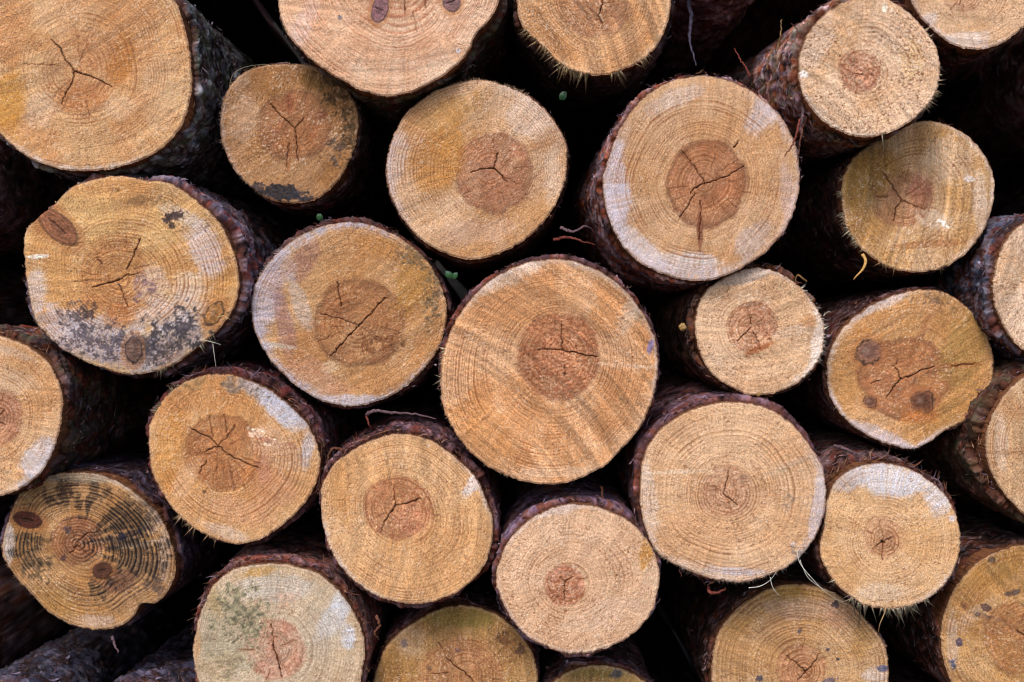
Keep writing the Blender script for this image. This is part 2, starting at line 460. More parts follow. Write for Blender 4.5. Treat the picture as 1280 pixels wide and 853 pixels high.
    for j, yv in enumerate(st_):
        U = tb * Rm; W = yv * 1000.0
        wx = 6 * (fbm(U / 15 + 3, np.full(nb, W / 30), s + 38, 2) - .5)
        ridg = 1 - np.abs(2 * fbm((U + wx) / 7, np.full(nb, W / 11) + U / 40, s + 39, 4) - 1) * 2.2
        plate = sm(.44, .54, fbm(U / 7 + 0.5 * wx, np.full(nb, W / 9) + .3 * wx, s + 41, 4))
        fine = fbm(U / 2.2, np.full(nb, W / 2.8), s + 42, 3, .65) - .5
        vr = fbm(U / 34 + 5, np.full(nb, W / 40), s + 49, 3)
        big = fbm((U + W * .35) / 26, np.full(nb, W / 22), s + 50, 4, .6) - .5
        d = (0.7 * np.clip(ridg, 0, 1) * vr * 2 + 1.2 * plate * sm(.35, .6, vr) + 1.7 * fine + 5.0 * big * min(1, .25 + yv * 20) - 0.7) * 0.001 * g.get('bbump', 1.0)
        wv = 1 + 0.06 * (fbm(np.cos(tb) + yv * 3, np.sin(tb) + yv * 2.2, s + 43, 2) - .5) * min(1, yv * 8)
        if j == 0:
            rr_ = Rb - 0.0012; yq = sag + back + 0.002
        elif j == 1:
            rr_ = Rb + thick * 0.25 + d * 0.2; yq = sag + back + rng.uniform(-.0015, .0015, nb)
        else:
            rr_ = (Rb + thick + d) * wv; yq = sag * (1 - min(1, yv * 5)) + y0 * min(1, yv * 5) + back * (1 - min(1, yv * 4)) + yv
        rows.append(np.stack([ccx + rr_ * np.cos(tb) + ax * yv, yq, ccz + rr_ * np.sin(tb) + az * yv], 1))
        cc = np.tile(np.array(bcol, float), (nb, 1))
        cc = mixc(cc, bred, sm(.42, .6, fbm(U / 11 + 40, np.full(nb, W / 16), s + 44, 3)))
        cc = mixc(cc, bhi, 0.75 * sm(.46, .66, fbm((U + 2 * wx) / 11 + 70, np.full(nb, W / 9), s + 45, 5, .65)))
        cc = cc * (0.62 + 0.9 * fbm(U / 30 + 20, np.full(nb, W / 45), s + 51, 3))[:, None]
        cc = mixc(cc, (168, 150, 140), 0.5 * sm(.80, .95, vn(U / 1.9, np.full(nb, W / 2.4), s + 52)))
        cc = mixc(cc, (34, 24, 22), sm(.50, .22, plate * .25 + .25 * sm(.3,.6,vr) + .5 * fbm(U / 4, np.full(nb, W / 8), s + 46, 2)) * 0.8)
        if moss: cc = mixc(cc, (70, 92, 62), moss * sm(.5, .62, fbm(U / 14 + 9, np.full(nb, W / 18), s + 47, 3)))
        if j < 2: cc = mixc(cc, (112, 70, 58), np.full(nb, .55))
        rcs.append(lin(np.clip(cc * np.array([1.04, .98, .92]), 6, 240)) * .85)
    rows.append(np.tile([[ccx + ax * 1.6, y0 + 1.6, ccz + az * 1.6]], (nb, 1)))
    rcs.append(np.tile([[.08, .06, .04]], (nb, 1)))
    BV = np.concatenate(rows); BC = np.concatenate(rcs)
    nrw = len(rows)
    gi = np.arange(nrw * nb).reshape(nrw, nb); gr = np.roll(gi, -1, axis=1)
    BF = np.stack([gi[:-1].ravel(), gr[:-1].ravel(), gr[1:].ravel(), gi[1:].ravel()], 1)
    # ---- frayed fibres on the sawn edge
    fv, ff, fc = [], [], []
    for (a0, a1, length, cnt, col) in [(0, 360, 1.9, int(Rm * 1.6), (196, 158, 118))] + g.get('fray', []):
        cnt = int(cnt * res)
        for _ in range(cnt):
            an = math.radians(rng.uniform(a0, a1)); an = (an + math.pi) % (2 * math.pi) - math.pi
            if vn(np.array([an * 7.0]), np.array([0.0]), s + 55)[0] + .35 * rng.rand() < .58: continue
            rr0 = per(np.array([an]), R)[0] * k0 - 0.0008
            l = length * 0.001 * rng.uniform(.15, 1.2) ** 1.8 * (1.5 if length < 4 else 2.1); w_ = rng.uniform(.25, .6) * 0.001 * (1 + length / 9) * (1 if length < 4 else rng.uniform(.8, 2.4))
            yb = y0 + (tx * math.cos(an) - tz * math.sin(an)) * rr0 + rng.uniform(-.0002, .002)
            da = an + rng.normal(0, .4)
            bx, bz = ccx + rr0 * math.cos(an), ccz + rr0 * math.sin(an)
            txx, tzz = -math.sin(an), math.cos(an)
            tip = (bx + l * math.cos(da), yb + rng.uniform(-.5, .3) * l, bz + l * math.sin(da) - 0.15 * l)
            o_ = len(fv)
            fv += [(bx - txx * w_, yb, bz - tzz * w_), (bx + txx * w_, yb, bz + tzz * w_), (bx, yb + w_ * 1.4, bz), tip]
            ff += [(o_, o_ + 1, o_ + 3), (o_ + 1, o_ + 2, o_ + 3), (o_ + 2, o_, o_ + 3)]
            cv = lin(np.array(col) * rng.uniform(.6, 1.15)) * GAIN
            fc += [cv * .8] * 3 + [cv]
    for _ in range(int(Rm * Rm / 95 * res * g.get('fuzz', 1.0))):
        an = rng.uniform(-math.pi, math.pi); q0 = math.sqrt(rng.rand()) * .98
        rr0 = q0 * per(np.array([an]), R)[0] * k0
        bx, bz = ccx + rr0 * math.cos(an), ccz + rr0 * math.sin(an)
        yb = y0 + tx * (bx - ccx) - tz * (bz - ccz)
        da = -sa + math.pi / 2 + rng.normal(0, .7) + (math.pi if rng.rand() < .5 else 0); l = rng.uniform(.7, 2.8) * .001 * (1 + (rng.rand() < .04) * 1.5); w_ = rng.uniform(.12, .3) * .001
        ux, uz = math.cos(da), math.sin(da)
        o_ = len(fv)
        fv += [(bx + uz * w_, yb + .0006, bz - ux * w_), (bx - uz * w_, yb + .0006, bz + ux * w_), (bx + ux * l * .5, yb - .0014, bz + uz * l * .5), (bx + ux * l, yb - rng.uniform(.0008, .002), bz + uz * l)]
        ff += [(o_, o_ + 1, o_ + 2), (o_ + 1, o_ + 3, o_ + 2), (o_ + 3, o_, o_ + 2)]
        cv = lin(np.array((214, 182, 146)) * rng.uniform(.8, 1.12))
        fc += [cv] * 4
    SF.append(np.array(ff) + len(V2)); V2 = np.concatenate([V2, np.array(fv)]); C2 = np.concatenate([C2, np.clip(np.array(fc), 0, .85)])
    sap = new_mesh('cut_face', V2, SF, C2, M_WOOD, root, origin=org)
    if hsel.any():
        hv_, hf_, hcx = sub_mesh(verts, F, cols, hsel)
        new_mesh('heartwood', hv_, hf_, hcx, M_WOOD, sap, origin=org)
    for i in range(len(g.get('knots', []))):
        ks = ksel & (kf[:, 0] == i + 1)
        if ks.any():
            a_, b_, c_ = sub_mesh(verts, F, cols, ks)
            new_mesh('knot', a_, b_, c_, M_WOOD, sap, origin=org)
    # ---- curled shreds of bark behind the edge
    sv, sf, scs = [], [], []
    for (a0, a1, cnt, lmax) in g.get('shag', [(20, 160, 24, 10)]):
        for _ in range(int(cnt * 1.5 * res)):
            an = math.radians(rng.uniform(a0, a1))
            rr0 = per(np.array([(an + math.pi) % (2 * math.pi) - math.pi]), R)[0] * k0 + bt * 0.0007
            yb = y0 + .002 + .035 * rng.rand() ** 1.5
            p = np.array([ccx + rr0 * math.cos(an), yb, ccz + rr0 * math.sin(an)])
            radial = np.array([math.cos(an), 0, math.sin(an)]); tang = np.array([-math.sin(an), 0, math.cos(an)]) * rng.choice([-1, 1])
            d_ = tang * rng.uniform(.5, 1) + radial * rng.uniform(-.05, .8) + np.array([0, rng.uniform(-.55, .35), 0]); d_ /= np.linalg.norm(d_)
            L_ = rng.uniform(.4, 1.5) * lmax * 0.001; w_ = rng.uniform(.5, 2.6) * 0.001
            curl = rng.uniform(-1.1, 1.3); wdir = np.cross(d_, radial); wdir /= max(np.linalg.norm(wdir), 1e-6)
            col = [(104, 56, 46), (138, 88, 72), (126, 106, 124), (160, 122, 96)][rng.randint(4)]
            cv = lin(np.array(col) * rng.uniform(.6, 1.15))
            o_ = len(sv); ns = 6
            for q_i in range(ns):
                w__ = w_ * (1 - 0.8 * q_i / (ns - 1)) * rng.uniform(.7, 1.2)
                nn = np.cross(wdir, d_)
                sv += [p - wdir * w__, p + nn * w__ * .35, p + wdir * w__, p - nn * w__ * .25]; scs += [cv] * 4
                p = p + d_ * L_ / ns
                d_ = d_ + radial * (-curl) / ns + rng.normal(0, .16, 3); d_ /= np.linalg.norm(d_)
                if q_i:
                    for e_ in range(4):
                        a_, b_ = o_ + 4 * (q_i - 1) + e_, o_ + 4 * (q_i - 1) + (e_ + 1) % 4
                        sf.append((a_, b_, b_ + 4, a_ + 4))
    # ---- lifted plates and papery flakes
    nfl = int(g.get('flakes', 2.6) * Rm * res)
    for _ in range(nfl):
        an = math.radians(rng.uniform(-50, 230)) if rng.rand() < .8 else rng.uniform(-math.pi, math.pi)
        yd = .002 + .16 * rng.rand() ** 1.7
        ib = int(((an + math.pi) % (2 * math.pi)) / (2 * math.pi) * nb) % nb
        rr0 = Rb[ib] + thick[ib] + rng.uniform(-.0008, .0012) * g.get('bbump', 1.0)
        base_ = np.array([ccx + rr0 * math.cos(an) + ax * yd, y0 + back[ib] * .8 + yd, ccz + rr0 * math.sin(an) + az * yd])
        radial = np.array([math.cos(an), 0, math.sin(an)]); tang = np.array([-math.sin(an), 0, math.cos(an)]); ydir = np.array([0, 1.0, 0])
        ro = rng.uniform(-.9, .9) + (1.57 if rng.rand() < .45 else 0)
        e1 = tang * math.cos(ro) + ydir * math.sin(ro); e2 = -tang * math.sin(ro) + ydir * math.cos(ro)
        la = rng.uniform(1.2, 5.0) * .001; la = la * 1.25; lb = la * rng.uniform(.12, .5); lift = rng.uniform(-.1, .55); cur = rng.uniform(-.6, .9)
        col = [(112, 64, 54), (78, 44, 38), (134, 110, 122), (150, 130, 140), (96, 74, 76), (166, 128, 104)][rng.choice(6, p=[.25, .25, .17, .13, .15, .05])]
        col = .5 * np.array(col) + .5 * np.array(bhi if rng.rand() < .5 else bcol)
        cv = lin(np.clip(col * rng.uniform(.5, 1.35), 0, 220)) * 1.25
        o_ = len(sv)
        for q1 in (-1, -.3, .4, 1):
            for q2 in (-1, 0, 1):
                jit = rng.uniform(-.25, .25, 2)
                pu = (q1 + jit[0]) * la; pv = (q2 * (1 - .35 * abs(q1)) + jit[1] * .5) * lb
                hh = lift * (pu + la) * .5 + cur * pu * pu / la * .4 - cur * .3 * pv * pv / lb
                pw = base_ + e1 * pu + e2 * pv + radial * (hh + .0006)
                if yd < .01 and pw[1] < y0 + .001: pw[1] = y0 + .001
                sv.append(pw); scs.append(cv * rng.uniform(.8, 1.15))
        for a_ in range(3):
            for b_ in range(2):
                q_ = o_ + a_ * 3 + b_; sf.append((q_, q_ + 1, q_ + 4, q_ + 3))
    if sv:
        BF = np.concatenate([BF, np.array(sf) + len(BV)]); BV = np.concatenate([BV, np.array(sv)]); BC = np.concatenate([BC, np.array(scs)])
    new_mesh('bark', BV, BF, BC, M_BARK, root, origin=org)
    return root

# ------------------------------------------------------------------ the logs, measured on the photograph
BLUE = (196, 196, 206); WHITE = (216, 204, 192); MOULD = (50, 44, 50); RUST = (168, 98, 48); OLIVE = (150, 116, 56)
DIRT = (46, 40, 44)
LOGS = [
 dict(label='large orange sawn log above the knotted mouldy one, mossy blue-grey bark along its side', y=-.005,
  o=[(218,0),(232,40),(239,88),(236,130),(225,160),(200,186),(165,204),(120,213),(75,211),(40,199),(10,177),(-14,150),(-30,100),(-30,60),(-14,15),(20,-22),(70,-46),(125,-48),(180,-30)],
  pith=(93,89), heart=(100,90,52,58), hs=.35, hc=(186,134,84), hedge=.1, pale=(212,170,116), warm=(200,142,86), rings=44, rc=.42, checks=4, saw=60,
  cracks=[([(93,89),(82,75),(76,62),(64,50)],1.1),([(93,89),(112,95),(125,100),(140,109)],1.2),([(93,89),(91,102),(84,114),(76,130)],.9),([(76,83),(55,81),(30,80)],.45),([(100,78),(108,55)],.4)],
  st=[(150,75,16,42,-18,(176,112,48),.75,'s'),(115,25,40,8,10,(180,116,56),.5,'s'),(50,50,16,18,0,(178,116,58),.5,'s'),(100,122,36,22,0,(180,112,56),.5,'s'),(50,140,26,30,0,(214,184,150),.6,'s'),(8,130,26,46,0,(204,140,48),.7,'s'),(200,120,26,60,0,(214,180,136),.5,'s'),(150,135,26,16,10,(222,190,150),.5,'s'),
      (80,20,60,26,0,(220,184,140),.45,'s')],
  rim=[(230,300,10,WHITE,.7)], bt=10, bthick=[(-60,70,1.5)], bc=(104,114,134), br=(66,48,52), bh=(190,196,214), moss=.4, bbump=2.0, shag=[(-40,60,12,9)], tilt=(.05,-.02)),
 dict(label='pale pink-grained log with two purple knots, above the small black-smudged log', y=-.01,
  o=[(347,0),(355,35),(374,60),(396,80),(424,98),(450,112),(481,120),(507,117),(538,104),(570,82),(586,63),(595,42),(611,25),(624,0),(626,-50),(596,-100),(545,-136),(485,-148),(420,-132),(370,-90),(348,-45)],
  pith=(507,-26), heart=(507,-20,50,46), hs=.4, hc=(206,160,122), pale=(230,196,160), warm=(214,168,126), late=(186,122,84), rings=34, rc=.62, checks=3,
  cracks=[([(507,-20),(506,2),(506,18)],.7),([(532,-10),(532,10)],.5)],
  knots=[(475,12,10,17,-18,(146,104,104)),(564,2,11,13,20,(142,104,100))],
  st=[(470,-2,16,22,0,(196,140,110),.5,'s'),(425,22,3,3,0,(90,96,110),.8,'h'),(380,30,16,60,-25,(224,200,190),.5,'s'),(573,64,4,3,0,(226,222,230),.9,'h')],
  bt=9, bthick=[(-75,20,1.4),(180,260,.6)], bc=(72,66,70), br=(96,44,36), bh=(130,130,132), moss=.5, bbump=1.5, fuzz=.8, tilt=(.03,.01), fray=[(240,300,2,90,(226,200,168))]),
 dict(label='log with a fibrous frayed lower edge, between the pale pink log and a bark-covered hollow', y=0,
  o=[(646,0),(653,33),(678,58),(699,79),(724,91),(751,94),(784,85),(815,64),(833,33),(839,0),(830,-45),(790,-88),(740,-102),(690,-90),(657,-50)],
  pith=(750,-2), heart=(745,5,45,42), hrough=.14, hc=(178,124,86), hs=.7, pale=(208,160,110), warm=(188,134,80), saw=-35, sawc=.2, rings=30, checks=6, fuzz=1.3,
  cracks=[([(751,-6),(753,6),(748,20),(753,30)],1.1)],
  st=[(700,55,30,12,-40,(176,120,62),.5,'s')], rim=[(-60,40,12,(222,190,150),.5)],
  bt=8, bthick=[(-30,40,1.6)], bc=(42,38,42), br=(50,34,32), bh=(80,74,84), fray=[(205,330,5.5,300,(206,170,128)),(240,300,8,80,(216,184,140))]),
 dict(label='small brown log set back, black smudge on its lower edge and a three-armed crack', y=.045,
  o=[(276,139),(285,111),(305,90),(333,81),(364,80),(396,84),(418,95),(437,117),(447,142),(445,177),(434,206),(415,234),(390,251),(364,254),(339,250),(317,236),(295,215),(280,187),(275,161)],
  pith=(368,160), heart=(368,157,47,44), hs=.85, hedge=.4, hc=(158,98,56), pale=(176,132,86), warm=(160,110,58), rings=26, rc=.42, checks=2, saw=40, fuzz=1.3,
  cracks=[([(368,160),(352,146),(337,130)],1.0),([(368,160),(380,148)],.8),([(368,160),(371,176),(372,200)],1.0),([(361,180),(358,198),(357,216)],.6)],
  st=[(362,130,6,14,0,(136,74,46),.8,'s'),(402,143,6,5,0,(128,66,42),.8,'s'),(345,164,9,5,0,(134,76,52),.8,'s'),(389,171,7,6,20,(134,74,42),.8,'s'),(360,195,4,20,0,(140,80,44),.7,'s'),(368,175,26,24,0,(184,124,70),.4,'s'),
      (353,241,34,12,-4,(32,32,40),1.,'h'),(320,236,16,14,0,DIRT,.8,'d'),(375,246,20,8,0,(40,38,44),.8,'d'),(418,112,26,36,30,(66,48,28),.8,'d'),(436,160,12,46,0,(60,46,28),.7,'d'),(420,190,16,22,0,DIRT,.6,'d'),(300,150,22,50,0,(206,176,150),.45,'s'),(400,100,30,12,0,(120,86,36),.6,'s'),(300,100,20,16,0,(200,180,164),.4,'s')],
  rim=[(150,215,9,(200,180,170),.6)], bt=4, bc=(44,34,34), fray=[(150,250,3,120,(196,170,150))]),
 dict(label='round log with concentric heart and Y crack, between the small smudged log and bark-sided log', y=.015,
  o=[(483,208),(489,175),(507,143),(535,119),(568,105),(601,100),(631,107),(663,122),(690,147),(706,175),(709,201),(704,234),(690,263),(667,290),(637,311),(608,322),(581,324),(552,315),(522,296),(499,267),(486,237)],
  pith=(617,210), heart=(618,216,50,51), hc=(172,110,74), hs=.9, hedge=.4, pale=(214,176,134), warm=(198,146,90), rings=36, rc=.46, checks=9, saw=55, sawc=.1,
  cracks=[([(617,210),(602,212),(588,215)],1.1),([(617,210),(621,198),(622,192)],1.),([(617,210),(628,221),(634,228)],1.1),([(617,172),(617,186)],.4)],
  st=[(548,200,34,52,-10,(194,132,56),.75,'s'),(560,140,50,20,25,(178,130,66),.6,'s'),(660,150,38,26,-30,(222,204,184),.7,'s'),(690,215,14,50,0,(220,198,172),.55,'s'),(495,200,14,46,-15,(212,196,186),.7,'s'),(600,290,60,18,10,(214,178,150),.5,'s'),(680,180,34,9,15,(184,124,80),.4,'s')],
  rim=[(20,75,16,(224,208,192),.7),(150,215,12,(206,196,198),.6)], bt=3.5, bc=(58,40,34), bh=(110,90,88), fray=[(-50,70,3.5,260,(176,140,116)),(60,110,2.5,60,(150,120,90))], shag=[(-60,60,20,7)]),
 dict(label='big round log with broad bluish-white edge, star crack and reddish peeling bark on its side', y=-.01,
  o=[(754,223),(762,194),(776,158),(798,129),(827,107),(860,96),(889,95),(921,104),(954,124),(980,151),(994,180),(1000,216),(996,252),(983,285),(958,314),(925,336),(889,350),(856,350),(827,342),(798,327),(776,303),(762,275),(755,249)],
  pith=(881,229), heart=(883,229,50,55), hrough=.05, hc=(170,104,62), hs=1.0, hedge=.6, pale=(214,172,126), warm=(204,154,102), rings=38, rc=.5, checks=12, saw=20, sawc=.07, fuzz=.8,
  cracks=[([(881,229),(895,226),(912,219),(930,208)],.9),([(881,229),(868,208),(852,188)],.8),([(881,229),(868,236),(864,242)],1.3),([(868,243),(860,258),(850,272)],.9),([(876,252),(876,272),(874,300)],.9),([(918,184),(924,176)],1.1)],
  st=[(875,292,4,30,0,(120,62,40),.75,'s'),(770,240,22,70,6,(206,198,206),.85,'s'),(800,310,40,20,-38,(216,208,206),.8,'s'),(860,328,50,16,-3,(222,214,208),.85,'s'),(960,140,20,34,-38,(214,206,210),.7,'s'),(840,125,50,14,22,(222,204,190),.6,'s'),(985,240,12,50,8,(206,186,184),.5,'s'),(940,300,30,16,40,(204,196,200),.5,'s'),(870,225,14,10,0,(206,150,120),.5,'s')],
  rim=[(150,300,18,(210,204,212),.7),(20,60,16,(210,202,208),.6),(-50,20,9,(208,190,190),.6)], bt=9, bthick=[(95,215,1.5),(-90,40,.5)], bc=(124,108,128), br=(146,78,56), bh=(196,176,194), bbump=1.7, flakes=4.5, tear=.8,
  shag=[(85,200,40,14),(60,90,12,6)], tilt=(-.03,.0)),
 dict(label='fuzzy pale log with small reddish heart, its long peeling trunk showing purple and green bark', y=-.035,
  o=[(998,82),(1005,52),(1022,26),(1046,7),(1074,-2),(1101,-2),(1129,10),(1149,29),(1167,52),(1175,79),(1173,107),(1160,131),(1136,153),(1104,168),(1074,171),(1046,162),(1022,144),(1005,120)],
  pith=(1078,93), heart=(1074,90,27,27), hrough=.14, hc=(196,132,98), hs=.8, hedge=.05, hfuzz=1.2, pale=(222,188,150), warm=(210,166,118), rings=26, rc=.28, checks=4, saw=-50, sawc=.16, fuzz=1.7, cracks=[([(1066,92),(1078,93)],.5),([(1078,93),(1086,98)],.4)],
  st=[(1020,60,20,40,-30,(222,206,190),.5,'s'),(1106,10,4,7,0,(240,226,200),.9,'h'),(1005,93,7,5,0,(236,226,216),.9,'h'),(1140,70,16,30,0,(222,184,120),.4,'s')],
  rim=[(190,280,8,(220,206,190),.6)], bt=10, bthick=[(110,215,1.6)], bc=(140,120,142), br=(150,88,66), bh=(206,190,202), moss=.35, bbump=2.0, flakes=5,
  shag=[(100,210,46,18),(200,260,16,12)], fray=[(-60,40,4,160,(214,180,144)),(270,300,8,10,(230,206,170))], tilt=(-.06,.05)),
 dict(label='pale log with fine even rings, touching the fuzzy log that has the small reddish heart', y=.01,
  o=[(1139,0),(1148,17),(1167,38),(1187,53),(1218,62),(1246,57),(1266,45),(1284,28),(1298,0),(1300,-40),(1280,-80),(1240,-104),(1195,-104),(1155,-80),(1136,-40)],
  pith=(1203,-4), heart=(1203,-8,26,24), hc=(196,142,104), hs=.6, pale=(222,184,140), warm=(210,166,118), rings=30, rc=.4, cracks=[([(1202,-4),(1199,6)],.8)],
  st=[(1210,48,40,10,0,(222,210,200),.7,'s'),(1160,26,14,10,40,(214,204,200),.6,'s')], bt=4, bc=(54,38,34), rim=[(190,300,8,(222,214,208),.6)]),
 dict(label='yellow-brown log with bristly edge, tucked under the fuzzy log with the peeling trunk', y=.04,
  o=[(1052,237),(1057,214),(1070,195),(1093,177),(1121,161),(1143,153),(1166,152),(1194,160),(1216,176),(1233,198),(1242,220),(1243,243),(1238,268),(1225,296),(1206,318),(1183,333),(1160,339),(1138,340),(1112,335),(1090,321),(1070,304),(1059,285),(1053,259)],
  pith=(1127,250), heart=(1128,249,37,36), hrough=.2, hc=(172,112,76), hs=.6, hedge=.1, pale=(208,170,124), warm=(188,142,82), rings=30, rc=.34, checks=8, saw=8, sawc=.18, fuzz=1.3,
  cracks=[([(1127,250),(1118,236),(1108,222),(1104,215)],.9),([(1127,250),(1120,262),(1117,277)],.9),([(1127,250),(1142,257),(1156,262)],.6),([(1110,246),(1097,246)],.6)],
  st=[(1085,220,36,46,-30,(172,126,52),.75,'s'),(1075,280,24,26,20,(190,138,66),.6,'s'),(1150,240,18,30,0,(158,92,76),.5,'s'),(1155,306,60,5,4,(160,104,60),.6,'s'),(1190,200,40,34,-30,(214,190,162),.55,'s'),(1176,278,14,4,-30,(240,226,204),.9,'d'),(1168,274,30,14,-20,(226,204,178),.6,'s'),(1212,224,8,5,0,(232,226,220),.8,'h'),(1225,250,10,44,0,(218,200,180),.6,'s'),(1100,170,30,10,25,(150,124,46),.6,'s')],
  rim=[(-60,70,10,(222,206,190),.6)], bt=4, bc=(46,34,30), fray=[(165,240,4,190,(206,182,150)),(165,215,5,40,(214,194,166)),(240,290,4,60,(190,150,110))]),
 dict(label='pale log with thick dark bluish bark, beside the yellow-brown bristly log', y=-.005,
  o=[(1280,279),(1261,296),(1250,318),(1242,347),(1242,374),(1253,405),(1270,430),(1292,444),(1330,446),(1362,428),(1384,395),(1388,350),(1374,308),(1346,282),(1310,272)],
  pith=(1318,355), heart=(1318,355,26,26), hc=(196,140,100), pale=(224,194,160), warm=(210,170,126), rings=26, saw=20, sawc=.2, fuzz=1.4,
  bt=13, bthick=[(100,230,1.5)], bc=(78,84,112), br=(90,52,50), bh=(140,146,176), bbump=2.0, shag=[(100,240,30,9)], fray=[(140,230,2.5,100,(220,196,170))], tilt=(-.02,.03)),
 dict(label='flat-sided yellow log with big oval brown knot, dark and white mould over its lower part', y=-.005,
  o=[(30,298),(34,285),(49,271),(67,256),(89,234),(115,225),(148,220),(180,225),(212,229),(236,244),(259,263),(279,286),(291,312),(297,338),(298,364),(290,388),(272,413),(243,437),(217,456),(184,467),(157,468),(125,459),(89,443),(62,423),(44,400),(36,371),(31,331)],
  pith=(147,351), heart=(140,345,44,54), hrough=.22, hc=(190,128,66), hs=.6, hedge=.05, pale=(222,178,112), warm=(208,152,88), rings=38, rc=.45, checks=6, saw=80,
  cracks=[([(147,351),(134,354),(116,359)],1.3),([(147,351),(160,343)],1.2),([(158,337),(165,324),(170,312),(175,298)],.9),([(149,355),(155,372),(160,384)],.8),([(128,330),(121,322)],.8),([(160,345),(175,342)],.6),([(157,310),(158,294)],.4)],
  knots=[(73,284,30,15,-42,(152,98,66)),(167,437,11,17,0,(112,84,70),.45),(268,392,10,16,-35,(170,118,62),.6)],
  st=[(254,306,26,44,24,(214,202,200),.85,'s'),(228,270,30,12,-22,(216,204,188),.6,'s'),(46,360,18,36,0,(216,204,196),.75,'s'),(240,360,30,20,0,(220,206,190),.6,'s'),(46,321,16,3.5,4,(238,226,206),.95,'h'),
      (205,392,60,24,14,(212,204,206),.6,'s'),(130,425,80,34,-14,(196,200,214),.8,'s'),(210,430,60,30,30,(200,200,208),.75,'s'),(80,410,40,30,-40,(206,200,206),.7,'s'),(190,354,24,30,0,(206,186,170),.6,'s'),
      (140,438,84,22,-8,(124,112,120),.4,'s'),(224,428,44,22,25,(100,88,90),.4,'s'),(95,395,30,22,-30,MOULD,.6,'d'),(140,428,84,30,-10,MOULD,.65,'d'),(220,415,60,36,25,(50,46,50),.85,'d'),(190,440,50,24,10,(64,54,48),.5,'d'),(216,270,20,10,20,(58,44,40),.95,'d'),(215,282,6,5,0,(56,42,40),.9,'h'),(110,385,14,20,0,(60,46,44),.7,'d'),(182,366,20,28,0,(110,86,88),.7,'d'),(258,278,10,14,0,(70,60,60),.5,'d'),(180,252,40,10,0,(66,50,34),.35,'d'),(144,238,6,3,0,(110,80,40),.6,'s'),
      (148,395,22,18,0,(176,104,50),.5,'s'),(280,352,10,24,-30,(206,148,74),.6,'s'),(100,300,14,34,-10,(226,184,120),.6,'s')],
  bt=12, bthick=[(-30,75,1.7),(120,200,.5)], bc=(104,100,126), br=(112,64,64), bh=(156,150,176), bbump=2.0, shag=[(-30,70,26,9),(170,200,10,7)], fray=[(-75,-35,5,50,(190,176,150))], tilt=(.03,.015)),
 dict(label='round log bleached blue-grey along one side with long slanting crack through dark heart', y=.02,
  o=[(315,398),(316,365),(329,338),(352,312),(379,293),(411,281),(444,278),(477,286),(507,302),(533,326),(549,352),(558,381),(556,411),(547,437),(528,463),(500,488),(467,503),(438,508),(411,504),(382,490),(356,470),(336,447),(321,421)],
  pith=(449,407), heart=(449,405,57,56), hc=(160,104,58), hs=.92, hedge=.5, pale=(196,150,98), warm=(182,128,74), rings=36, rc=.4, checks=10, saw=65, fuzz=1.1,
  cracks=[([(449,406),(462,394),(474,380),(483,372)],1.5),([(448,408),(436,420),(424,434),(412,446)],1.5),([(427,384),(424,368),(422,352)],.9),([(449,407),(430,400),(412,395),(400,393)],.6),([(449,407),(462,418),(472,428)],.4)],
  st=[(455,425,36,26,0,(206,164,114),.6,'s'),(335,365,20,60,-14,(196,190,202),.8,'s'),(355,400,12,50,10,(150,112,112),.55,'s'),(378,330,16,34,-30,(148,108,104),.5,'s'),(350,340,22,20,40,(190,176,178),.6,'s'),(375,380,10,44,20,(198,186,176),.6,'s'),(345,432,32,4,-8,(216,206,190),.8,'s'),(412,460,14,10,20,(214,190,150),.7,'s'),(395,470,50,20,-30,(192,142,116),.5,'s'),(520,350,30,52,-20,(170,122,52),.65,'s'),(480,310,40,16,-20,(186,128,62),.6,'s'),(540,400,14,50,0,(176,134,80),.5,'s'),
      (540,370,16,50,-8,(70,62,48),.55,'d'),(520,325,30,20,-35,(70,60,50),.5,'d'),(480,430,30,20,20,(80,46,24),.6,'d'),(400,500,50,8,-16,(186,186,200),.7,'s'),(440,500,60,8,0,(190,192,206),.7,'s')],
  rim=[(60,250,14,(186,186,204),.75),(-90,-30,9,(184,186,202),.6)], bt=8, bthick=[(70,180,1.4)], bc=(60,50,58), br=(90,48,46), bh=(110,96,108), shag=[(60,180,60,11)], fray=[(90,270,2.5,140,(186,182,188)),(-60,40,2,60,(170,140,90))]),
 dict(label='largest central log with coarse slanted saw lines, reddish round heart and tiny purple mark', y=-.02,
  o=[(551,483),(553,445),(565,410),(588,375),(619,347),(654,330),(696,324),(739,334),(774,356),(801,387),(817,418),(822,453),(817,495),(805,526),(782,556),(753,584),(720,600),(685,606),(650,601),(619,588),(588,565),(567,538),(555,511)],
  pith=(703,438), heart=(698,446,52,56), hrough=.07, hc=(184,112,70), hs=.95, hedge=.35, hfuzz=1.3, pale=(220,172,124), warm=(206,146,90), rings=40, rc=.5, checks=5, saw=-50, sawc=.19, fuzz=1.0,
  cracks=[([(703,438),(722,442),(746,446)],1.3),([(703,438),(688,437),(672,437)],.9),([(703,437),(702,422),(702,402)],.7),([(706,456),(706,470)],.5)],
  st=[(813,434,5,13,-8,(112,104,150),.85,'h'),(795,505,22,5,-16,(104,84,60),.6,'d'),(640,345,50,12,28,(228,212,194),.6,'s'),(790,390,14,34,-30,(200,188,170),.5,'s'),(600,540,60,40,-40,(202,136,70),.5,'s'),(700,590,50,10,0,(226,200,170),.5,'s'),(780,457,40,3,-4,(236,208,176),.6,'s'),(685,452,30,10,0,(214,152,112),.5,'s'),(798,400,8,14,0,(110,100,80),.4,'d')],
